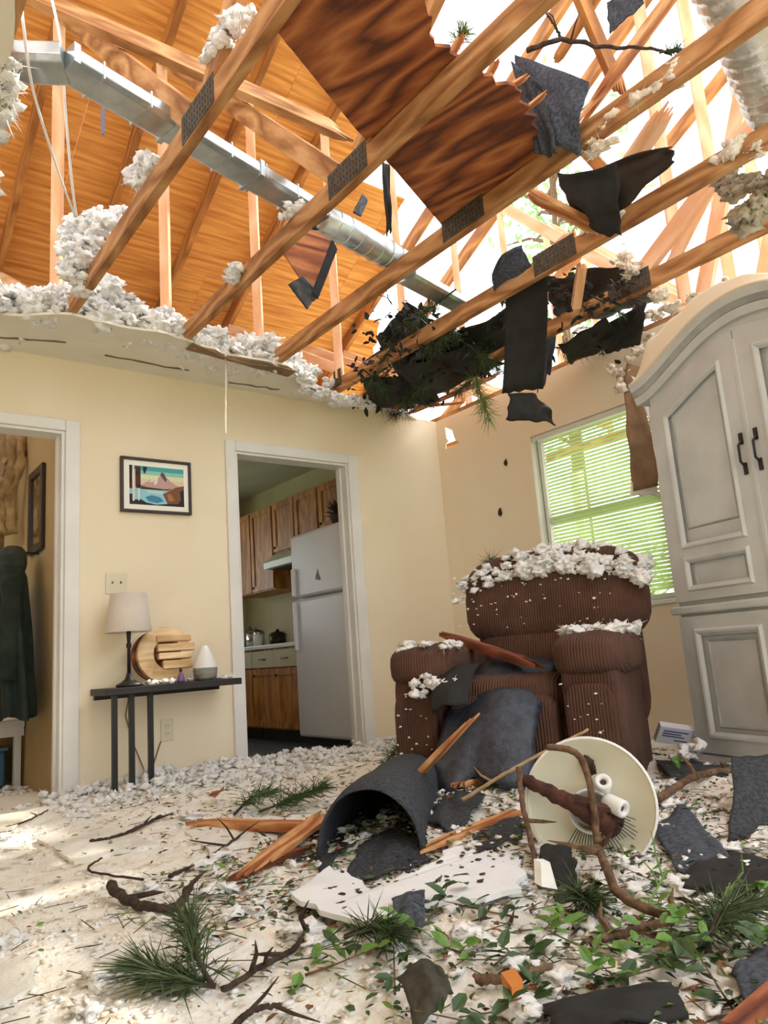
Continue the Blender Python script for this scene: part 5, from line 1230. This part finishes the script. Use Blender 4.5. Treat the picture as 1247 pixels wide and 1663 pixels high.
# ---- drywall on the floor
pl_ = [(1.000, 1.767, 0.090), (1.096, 1.826, 0.090), (1.201, 1.897, 0.090), (1.191, 1.776, 0.090), (1.158, 1.647, 0.090), (1.359, 1.668, 0.090), (1.601, 1.753, 0.090), (1.778, 1.723, 0.090), (1.365, 1.325, 0.090), (1.231, 1.365, 0.090), (1.156, 1.430, 0.090), (1.000, 1.432, 0.090), (0.985, 1.553, 0.090)]
pp_ = [(q.x, q.y) for q in ragged([Vector((p[0], p[1])) for p in pl_], 5, .012, .04)]
g = plate(pp_, [], .012, lambda u, v, w: (u, v, .075 + w + .02*nz(u*2.2, v*2.2, 7)))
tag(g.obj('drywall_sheet', mat('white_drywall_face', S(246, 248, 252), S(238, 240, 246), rough=.9, scale=8, bump=.2, bscale=60)), 'broad white broken drywall sheet lying in front of the curled shingle', 'drywall')
g = G()
for i in range(60):
    q = [RND.choice(pp_) for _ in range(3)]; w_ = [U(.1, 1) for _ in range(3)]; t_ = sum(w_); x = sum(a[0]*b for a, b in zip(q, w_))/t_; y = sum(a[1]*b for a, b in zip(q, w_))/t_
    g.blob((x, y, .089 + .02*nz(x*2.2, y*2.2, 7)), U(.003, .010), i, 1, (U(.7, 1.8), U(.7, 1.6), .35), .6, 1.5)
tag(g.obj('bark_chips', M_barkd), 'dark chips lying on the broad white drywall sheet', 'debris', kind='stuff')
pl_ = [(0.619, 3.645, 0.060), (0.812, 4.631, 0.060), (1.031, 4.520, 0.060), (0.995, 4.089, 0.060), (0.730, 3.616, 0.060)]
g = plate([(q.x, q.y) for q in ragged([Vector((p[0], p[1])) for p in pl_], 6, .006, .05)], [], .013, lambda u, v, w: (u, v, .035+w))
tag(g.obj('drywall_sheet', M_ceil), 'cream drywall piece lying in the left doorway', 'drywall')
for i, (pl_, lab) in enumerate((([(1.148, 2.796, 0.070), (1.411, 2.818, 0.070), (1.362, 2.484, 0.070), (1.098, 2.468, 0.070)], 'pale drywall piece flat beside the long orange board'), ([(0.767, 3.353, 0.070), (1.019, 3.163, 0.070), (1.030, 2.731, 0.070), (0.751, 2.775, 0.070)], 'pale drywall piece in front of the left door trim'), ([(0.344, 1.917, 0.070), (0.415, 1.911, 0.070), (0.398, 1.724, 0.070), (0.308, 1.705, 0.070)], 'cream drywall chunk at the lower left edge'))):
    g = plate([(q.x, q.y) for q in ragged([Vector((p[0], p[1])) for p in pl_], 60+i, .010, .04)], [], .012, lambda u, v, w: (u, v, gh(u, v)*.8+.006+w+.006*nz(u*4, v*4)))
    tag(g.obj('drywall_piece', M_gyp), lab, 'drywall')

# ---- fallen ceiling light: round glass dish with its two lamp holders
LC = Vector((1.769, 1.420, 0.196)); la = (Vector((-.15, 0, .72)) - LC).normalized()
LM = Matrix.Translation(LC) @ axes(la, Z).to_4x4()      # local x faces the camera side, z up
ld = thing('ceiling_light', 'fallen round cream glass ceiling light dish with white lamp holders, propped on debris', 'ceiling light', (LC.x, LC.y, gh(LC.x, LC.y)))
M_dish = mat('cream_glass', S(232, 228, 206), S(222, 218, 196), rough=.18, scale=3)
G().lathe([(0, -.062), (.05, -.060), (.10, -.048), (.145, -.026), (.172, -.004), (.178, .004), (.174, .006), (.166, .0), (.142, -.020), (.10, -.041), (.05, -.052), (0, -.054)], LC, ax=la, seg=48).obj('dish', M_dish, ld, smooth=True)
G().lathe([(.172, .0), (.181, .002), (.181, .010), (.174, .010)], LC, ax=la, seg=48).obj('rim', M_white, ld, smooth=True)
def lq(x, y, z): return LM @ Vector((x, -y, z))
G().lathe([(.05, -.05), (.056, -.01), (.060, .012), (.054, .012), (.050, -.01)], lq(0, .0, -.02), ax=la, seg=28).obj('collar', M_white, ld, smooth=True)
b1 = lq(-.02, -.02, .035); b2 = lq(.045, -.055, -.015)
def holder(a, ax):
    h = G().lathe([(0, 0), (.022, 0), (.024, .008), (.024, .062), (.019, .066), (.010, .062), (.010, .05), (0, .05)], a, ax=ax, seg=18).obj('lamp_holder', M_white, ld, smooth=True)
    G().lathe([(0, .051), (.008, .051), (.008, .055), (0, .056)], a, ax=ax, seg=10).obj('contact', M_barkd, h)
holder(lq(-.035, -.035, .035), la + Vector((.1, -.1, .4))); holder(lq(.0, -.045, .005), (lq(0, -.9, -.45) - LC).normalized() + la*.8)
g = G()     # dried leaf litter rays caught inside the lower part of the dish
for i in range(26):
    a = radians(200 + 4.2*i); r0 = .06; r1 = U(.11, .15)
    g.tube([lq(-.035, cos(a)*r0, sin(a)*r0), lq(-.006, cos(a)*r1, sin(a)*r1)], .0012, 4)
tag(g.obj('loose_needles', M_need), 'dark pine needles fanned out inside the lower half of the glass dish', 'needles', kind='stuff')
tag(G().blob(lq(-.01, -.01, .10), .024, 3, 2, (.6, .9, 1.2), .5).obj('bark_piece', M_barkd, smooth=True), 'dark bark lump stuck on the upper part of the glass dish', 'bark')

branch('thick red brown broken branch poking through the glass dish', [lq(.03, .19, .07), lq(.045, .08, .02), lq(.03, -.01, -.035), lq(-.01, -.06, -.06)], .016, .034, mat('dark_red_bark', S(58, 32, 26), S(90, 52, 40), rough=.85, scale=30, bump=.5, bscale=60), 1, 11)
branch('long crooked bare branch bending over the glass dish to the floor', [lq(.06, .10, .15), lq(.075, .02, .13), lq(.08, -.01, .04), lq(.07, -.01, -.08), (1.509, 1.185, 0.120), (1.455, 1.110, 0.090), (1.465, 1.043, 0.070), (1.463, 0.977, 0.070)], .009, .012, M_bark, 3, 12)
branch('straight pale stick rising to the upper right behind the glass dish', [(1.733, 1.911, 0.160), (1.945, 1.851, 0.240), (2.218, 1.750, 0.334)], .007, .005, mat('pale_stick', S(176, 150, 112), S(150, 124, 90), rough=.8, scale=30), 1, 13)
branch('greyish stick standing along the left side of the glass dish', [lq(.05, .185, .10), lq(.06, .18, 0), lq(.06, .165, -.10), (1.443, 1.336, 0.070)], .008, .007, M_bark, 2, 14)
branch('brown stick lying along the foreground right of centre', [gp((1.304, 1.058, 0.070), .015), gp((1.389, 1.022, 0.070), .02), gp((1.481, 0.978, 0.070), .02)], .008, .010, M_bark, 2, 15)
branch('short brown stick with a pale end in the right foreground', [gp((1.018, 1.127, 0.060), .02), gp((1.059, 1.074, 0.060), .02), gp((1.144, 1.052, 0.060), .02)], .009, .007, M_bark, 0, 16)
branch('brown stick behind the upright shingle near the armoire', [gp((2.206, 1.497, 0.100), .03), gp((2.497, 1.538, 0.100), .035), gp((2.806, 1.543, 0.100), .03)], .014, .011, M_bark, 2, 17)
branch('curved dark branch with red broken end on the white floor at left', [gp((0.703, 2.247, 0.060), .035), gp((0.702, 2.106, 0.060), .02), gp((0.729, 2.001, 0.060), .02), gp((0.780, 1.968, 0.060), .02), gp((0.851, 2.048, 0.060), .03)], .014, .010, M_barkd, 3, 18)
branch('long dark curved branch running through the middle foreground', [gp((1.030, 1.827, 0.060), .01), gp((0.963, 1.628, 0.060), .015), gp((0.856, 1.502, 0.060), .015), gp((0.770, 1.479, 0.060), .015), gp((0.651, 1.425, 0.060), .015)], .007, .006, M_barkd, 5, 19)
branch('dark stick at the bottom of the middle foreground', [gp((0.614, 1.311, 0.050), .012), gp((0.667, 1.335, 0.050), .015), gp((0.718, 1.326, 0.050), .015)], .007, .004, M_barkd, 2, 20)
branch('thin angled twig on the white floor above the curved branch', [gp((0.825, 2.328, 0.060), .012), gp((0.744, 2.577, 0.060), .012), gp((0.821, 2.707, 0.060), .015)], .004, .003, M_barkd, 0, 21)
branch('long thin dark twig running toward the orange board', [gp((0.889, 2.286, 0.070), .012), gp((1.049, 2.408, 0.070), .012), gp((1.244, 2.546, 0.070), .015)], .006, .004, M_barkd, 3, 22)
branch('dark flat stick in the white drift below the console table', [gp((0.879, 3.023, 0.070), .012), gp((0.992, 3.007, 0.070), .012), gp((1.216, 3.204, 0.070), .012)], .010, .006, M_barkd, 2, 23)
branch('thin twig by the left door trim', [gp((0.711, 3.643, 0.060), .012), gp((0.808, 3.702, 0.060), .012), gp((0.920, 3.822, 0.060), .015)], .005, .003, M_barkd, 1, 24)
branch('thin twig pointing up on the floor beside the pine sprig', [gp((0.719, 1.867, 0.060), .05), gp((0.695, 1.739, 0.060), .03), gp((0.673, 1.636, 0.060), .02)], .004, .003, M_barkd, 0, 25)
for i, (a, b, lab) in enumerate(((((1.321, 0.862, 0.060)), ((1.629, 0.954, 0.060)), 'green grassy stem in the right foreground, leaning up'), (((1.474, 1.081, 0.060)), ((1.654, 1.126, 0.060)), 'pale green stem beside the crooked branch end'))):
    branch(lab, [gp(a, .01), gp(b, .05)], .004, .002, M_leaf, 2, 26+i, 'stem')

# ---- pine sprigs on the floor
def fb_(label, a, b, n, nl, seed, m=M_need, lift=.05, **k): k.setdefault('flat', .45); return bough(label, gp(a, .015), gp(b, lift), n, nl, seed, m, **k)
fb_('dark green pine sprig on the white floor in the lower left foreground', (0.649, 1.447, 0.060), (0.538, 1.548, 0.060), 420, .115, 30, M_need, .05, spread=.55, along=(.1, .9))
fb_('dark pine sprig pointing up at the end of the lower left sprig', (0.644, 1.451, 0.060), (0.671, 1.614, 0.060), 200, .10, 31, M_need, .09, spread=.7)
fb_('pine sprig lying beside the long orange board near the doorway', (1.475, 2.835, 0.080), (1.733, 2.781, 0.080), 320, .11, 32, M_leafd, .07)
fb_('dark needle clump left of the doorway pine sprig', (1.380, 2.861, 0.080), (1.583, 2.931, 0.080), 220, .10, 33, M_leafd, .06)
fb_('pine sprig at the foot of the kitchen door trim beside the recliner', (2.297, 3.123, 0.100), (2.637, 3.350, 0.100), 200, .10, 34, M_leafd, .10)
fb_('pine sprig spread over the blue grey shingle in front of the recliner', (2.107, 2.141, 0.140), (2.508, 2.375, 0.200), 220, .10, 35, M_need, .12)
fb_('needle cluster at the right edge of the foreground', (1.335, 0.846, 0.060), (1.563, 0.862, 0.060), 300, .11, 36, M_need, .05)
fb_('needle cluster below the glass dish', (1.445, 1.296, 0.070), (1.414, 1.165, 0.070), 260, .09, 37, M_need, .04)
fb_('green needle cluster in the centre foreground', (0.956, 1.464, 0.060), (0.985, 1.329, 0.060), 240, .09, 38, M_need, .04)

# ---- leafy twigs: each leaf its own part
lg = {}
for nm, m in (('fresh', M_leaf), ('dark', M_leafd)):
    q = G(); leaf_poly(q, (0, 0, 0), (1, 0, 0), (0, 0, 1), .045, .022); lg[nm] = (q, m)
LEAFME = {}
def leafy(label, a, n, seed, tone='fresh', size=1.0, spread=.11):
    r = random.Random(seed); base_ = Vector(gp(a, .012)); t = thing('leafy_twig', label, 'leafy twig', base_)
    an = r.uniform(0, 6.28); tip = base_ + Vector((cos(an)*spread, sin(an)*spread, .03*size)); P = smooth_path([base_ - (tip-base_)*.5 + Vector((0, 0, .003)), base_, tip], 10)
    G().tube(P, [.003*(1-.07*i) for i in range(11)], 5).obj('stem', M_bark, t)
    for i in range(n):
        if tone not in LEAFME:
            q, m = lg[tone]; o = q.obj('leaf', m, t, origin=None); LEAFME[tone] = o.data
            o.data.transform(Matrix.Translation(root_of(t).location))
        else:
            o = bpy.data.objects.new('leaf', LEAFME[tone]); COL.objects.link(o); o.parent = t
        p = P[r.randint(1, 10)] - base_ + Vector((r.gauss(0, .012), r.gauss(0, .012), r.uniform(0, .014))); s_ = size*r.uniform(.7, 1.25)
        o.matrix_local = Matrix.Translation(p) @ Euler((r.uniform(-.7, .7), r.uniform(-.7, .35), r.uniform(0, 6.28))).to_matrix().to_4x4() @ Matrix.Scale(s_, 4)
LT = [((0.864, 1.374, 0.060), 9, 'fresh', 'bright green leaf cluster in the centre foreground'), ((1.074, 1.277, 0.060), 15, 'fresh', 'green leafy twig left of the short brown stick'),
      ((1.156, 1.400, 0.060), 10, 'dark', 'dark leafy twig below the white drywall sheet'), ((1.243, 1.036, 0.060), 14, 'fresh', 'bright leafy twig in the right foreground under the long brown stick'),
      ((1.183, 0.936, 0.060), 14, 'dark', 'dark leafy twig right of the bright twig at the bottom'), ((1.314, 0.870, 0.060), 16, 'dark', 'dark leafy twig in the right foreground'),
      ((1.477, 0.862, 0.060), 18, 'fresh', 'bright green leafy twig at the right edge of the frame'), ((1.701, 0.929, 0.060), 12, 'fresh', 'pale green leaf cluster highest on the right edge'),
      ((1.499, 1.265, 0.070), 12, 'dark', 'leafy twig directly below the glass dish'), ((2.722, 1.724, 0.080), 12, 'fresh', 'small green leaves beside the brown stick near the armoire'),
      ((1.673, 1.143, 0.080), 10, 'dark', 'dark leaf cluster right of the glass dish'), ((1.157, 1.134, 0.060), 14, 'dark', 'dark leafy twig above the short brown stick'),
      ((0.929, 1.258, 0.060), 12, 'dark', 'dark leafy twig beside the tent shaped shingle'), ((0.951, 1.368, 0.060), 10, 'dark', 'dark leaf cluster between the bright cluster and the tent shingle'),
      ((2.050, 2.188, 0.100), 10, 'fresh', 'green leaves in front of the recliner shingle'), ((1.224, 1.580, 0.090), 4, 'fresh', 'few green leaves lying on the white drywall sheet'),
      ((1.332, 0.958, 0.060), 14, 'fresh', 'green leafy twig below the crooked branch end'), ((1.238, 0.770, 0.060), 12, 'dark', 'dark leafy twig near the bottom right corner'),
      ((0.921, 1.014, 0.060), 8, 'dark', 'dark leaf cluster at the bottom edge right of the tent shingle'), ((0.917, 2.048, 0.060), 5, 'fresh', 'tiny green moss leaves right of the curved dark branch'),
      ((1.132, 0.851, 0.060), 14, 'fresh', 'bright leafy twig just right of the black shingle at the bottom'), ((1.298, 1.174, 0.060), 12, 'fresh', 'green leafy twig between the glass dish and the long brown stick'), ((1.536, 0.958, 0.070), 14, 'fresh', 'green leafy twig right of the crooked branch end'),
      ((1.391, 0.783, 0.060), 12, 'dark', 'dark leafy twig above the grey corner shingle'), ((1.043, 1.016, 0.060), 12, 'dark', 'dark leafy twig left of the black shingle at the bottom'), ((1.365, 1.050, 0.070), 12, 'fresh', 'green leafy twig lying under the crooked branch'), ((1.247, 1.305, 0.070), 10, 'dark', 'dark leafy twig right of the small shingle square')]
for i, (a, n, tone, lab) in enumerate(LT): leafy(lab, a, n, 70+i, tone, U(.85, 1.15))

# ---- insulation on the recliner and the console
pts = []
for i in range(330):
    u = U(-.34, .58); v = U(-.5, 1); q = CM @ Vector((u, .71 + RND.gauss(0, .06), 1.085 - .12*abs((u-.12)/.46)**3 + U(-.03, .02)))
    if RND.random() < .35: q = CM @ Vector((u, .545 + U(-.02, .02), U(.97, 1.06) - .10*abs((u-.12)/.46)**3))
    pts.append((q.x, q.y, q.z, U(.012, .032)*(1.2 if u > .0 else .7)))
fluff('insulation_cap', 'white insulation heaped along the top of the recliner back', pts, fibres=2, fr=.03, sd=21)
pts = [tuple(CM @ Vector((.365 + U(-.14, .16), U(.15, .72), .66 + U(0, .04)))) + (U(.012, .034),) for _ in range(70)]
fluff('insulation_cap', 'white insulation heaped on the right arm of the recliner', pts, fibres=4, sd=22)
pts = [tuple(CM @ Vector((-.33 + U(-.12, .14), U(-.03, .3), .655 + U(0, .025)))) + (U(.008, .024),) for _ in range(40)] + [tuple(CM @ Vector((-.26 + U(-.1, .1), -.05, .50+U(-.04, .06)))) + (U(.01, .024),) for _ in range(26)]
fluff('insulation_cap', 'white insulation scraps on the left arm of the recliner', pts, fibres=2, fr=.03, sd=23)
pts = []
for _ in range(120):
    if RND.random() < .5: q = CM @ Vector((U(-.36, .46), .525 + U(-.01, .01), U(.72, 1.0)))
    else: q = CM @ Vector((RND.choice((-1, 1))*U(.26, .46), -.055, U(.1, .5)))
    pts.append((q.x, q.y, q.z, U(.003, .008)))
fluff('insulation_flecks', 'tiny white insulation flecks stuck on the recliner corduroy', pts, sd=24)
pts = [(U(1.45, 1.95), U(3.93, 4.10), TZ + U(.004, .016), U(.006, .018)) for _ in range(110)]
pts = [p for p in pts if not (abs(p[0]-1.775) < .08 and abs(p[1]-3.985) < .08) and not (abs(p[0]-1.622) < .03 and abs(p[1]-3.96) < .03)]
fluff('insulation_flecks', 'white insulation crumbs lying along the console tabletop', pts, sd=25)
# curved white trim strip between recliner and window
cable('plastic_strip', 'thin curved white strip rising beside the right recliner arm', [tuple(CM @ Vector((.49, .62, .66))), tuple(CM @ Vector((.515, .66, .74))), tuple(CM @ Vector((.53, .7, .80)))], .012, M_white, 'strip')

# ---- printed box at the foot of the armoire
bx = thing('carton', 'small white carton with blue print lying tilted at the foot of the armoire', 'box', (3.165, 2.022, 0.160))
bm_ = Matrix.Translation(Vector((3.203, 2.041, 0.190))) @ Euler((radians(38), radians(12), radians(-38))).to_matrix().to_4x4()
G().box((0, 0, 0), (.16, .034, .10)).xf(bm_).obj('box_body', mat('white_card', S(226, 226, 236), rough=.6), bx, bev=.003)
q = G()
for z, a, b in ((.022, -.05, .045), (.010, -.05, .02), (-.002, -.05, .035), (-.02, .0, .05)): q.box(((a+b)/2*1.2, -.0176, z*1.2), ((b-a)*1.2, .0008, .008))
q.xf(bm_).obj('printed_lines', mat('blue_ink', S(96, 104, 160), rough=.6), bx)
pts = [(x + U(-.04, .04), y + U(-.04, .04), z + U(-.01, .03), U(.012, .028)) for x, y, z in [(3.350, 2.041, 0.150), (3.014, 1.830, 0.150), (2.979, 1.868, 0.140)] for _ in range(8)]
fluff('insulation_clump', 'white scraps heaped beside the carton at the armoire foot', pts, sd=26)

# ================================================================ OUTSIDE
tag(G().box2((-40, -40, -.35), (60, 60, -.30)).obj('ground', mat('sunlit_lawn', S(206, 210, 176), S(190, 198, 156), rough=.95, scale=2, bump=.3, bscale=20)), kind='structure')
tag(G().box2((4.02, -1.5, -.30), (6.6, 5.2, -.04)).obj('porch_slab', mat('pale_concrete', S(206, 204, 194), S(190, 188, 178), rough=.9, scale=3)), kind='structure')
pr = thing('porch_railing', 'pale porch railing seen through the blind', 'railing', (6.4, 3.0, -.04))
for y in (1.6, 3.2, 4.8): G().box2((6.35, y-.05, -.04), (6.45, y+.05, 2.4)).obj('post', M_trim, pr)
for z in (.12, .86): G().box2((6.37, 1.6, z), (6.43, 4.8, z+.07)).obj('rail', M_trim, pr)
for i in range(18): G().box2((6.385, 1.75+i*.165, .19), (6.415, 1.79+i*.165, .86)).obj('baluster', M_trim, pr)
def tree(label, base_, h, cr, seed, m, n=1500):
    r = random.Random(seed); b_ = Vector(base_); t = thing('tree', label, 'tree', b_)
    G().tube(smooth_path([b_, b_+Vector((.2, .1, h*.4)), b_+Vector((.1, -.2, h*.9))], 14), [.16-.009*i for i in range(15)], 8).obj('trunk', M_bark, t, smooth=True)
    g = G(); lv = G()
    for i in range(26):
        z0_ = h*r.uniform(.35, .85); a = r.uniform(0, 6.28); L = cr*r.uniform(.5, 1); o = b_ + Vector((.15, 0, z0_)); e = o + Vector((cos(a)*L, sin(a)*L, L*.5))
        g.tube([o, o.lerp(e, .5)+Vector((0, 0, .1)), e], [.04, .025, .01], 5)
        for k in range(n//26):
            c = o.lerp(e, r.uniform(.35, 1.05)) + Vector((r.gauss(0, .3), r.gauss(0, .3), r.gauss(0, .25)))
            leaf_poly(lv, c, (r.gauss(0, 1), r.gauss(0, 1), r.gauss(0, 1)), (r.gauss(0, 1), r.gauss(0, 1), 1.01), r.uniform(.10, .2), r.uniform(.06, .1))
    g.obj('limb', M_bark, t); o = lv.obj('foliage', m, t); tag(o, kind='stuff')
M_tl = mat('pale_tree_leaf', S(150, 184, 130), S(176, 204, 158), rough=.6, scale=3)  # leaf colour paled to imitate overexposure and haze
tree('slender pale leafy tree beyond the roof opening, at the top of the frame', Vector((9.000, 6.735, 10.669))*Vector((1, 1, 0)) + Vector((0, 0, -.3)), 10.5, 1.5, 5, M_tl, 900)
tree('low leafy bush outside the window behind the porch railing', (13.5, 9.6, -.3), 2.6, 2.0, 6, M_tl, 900)
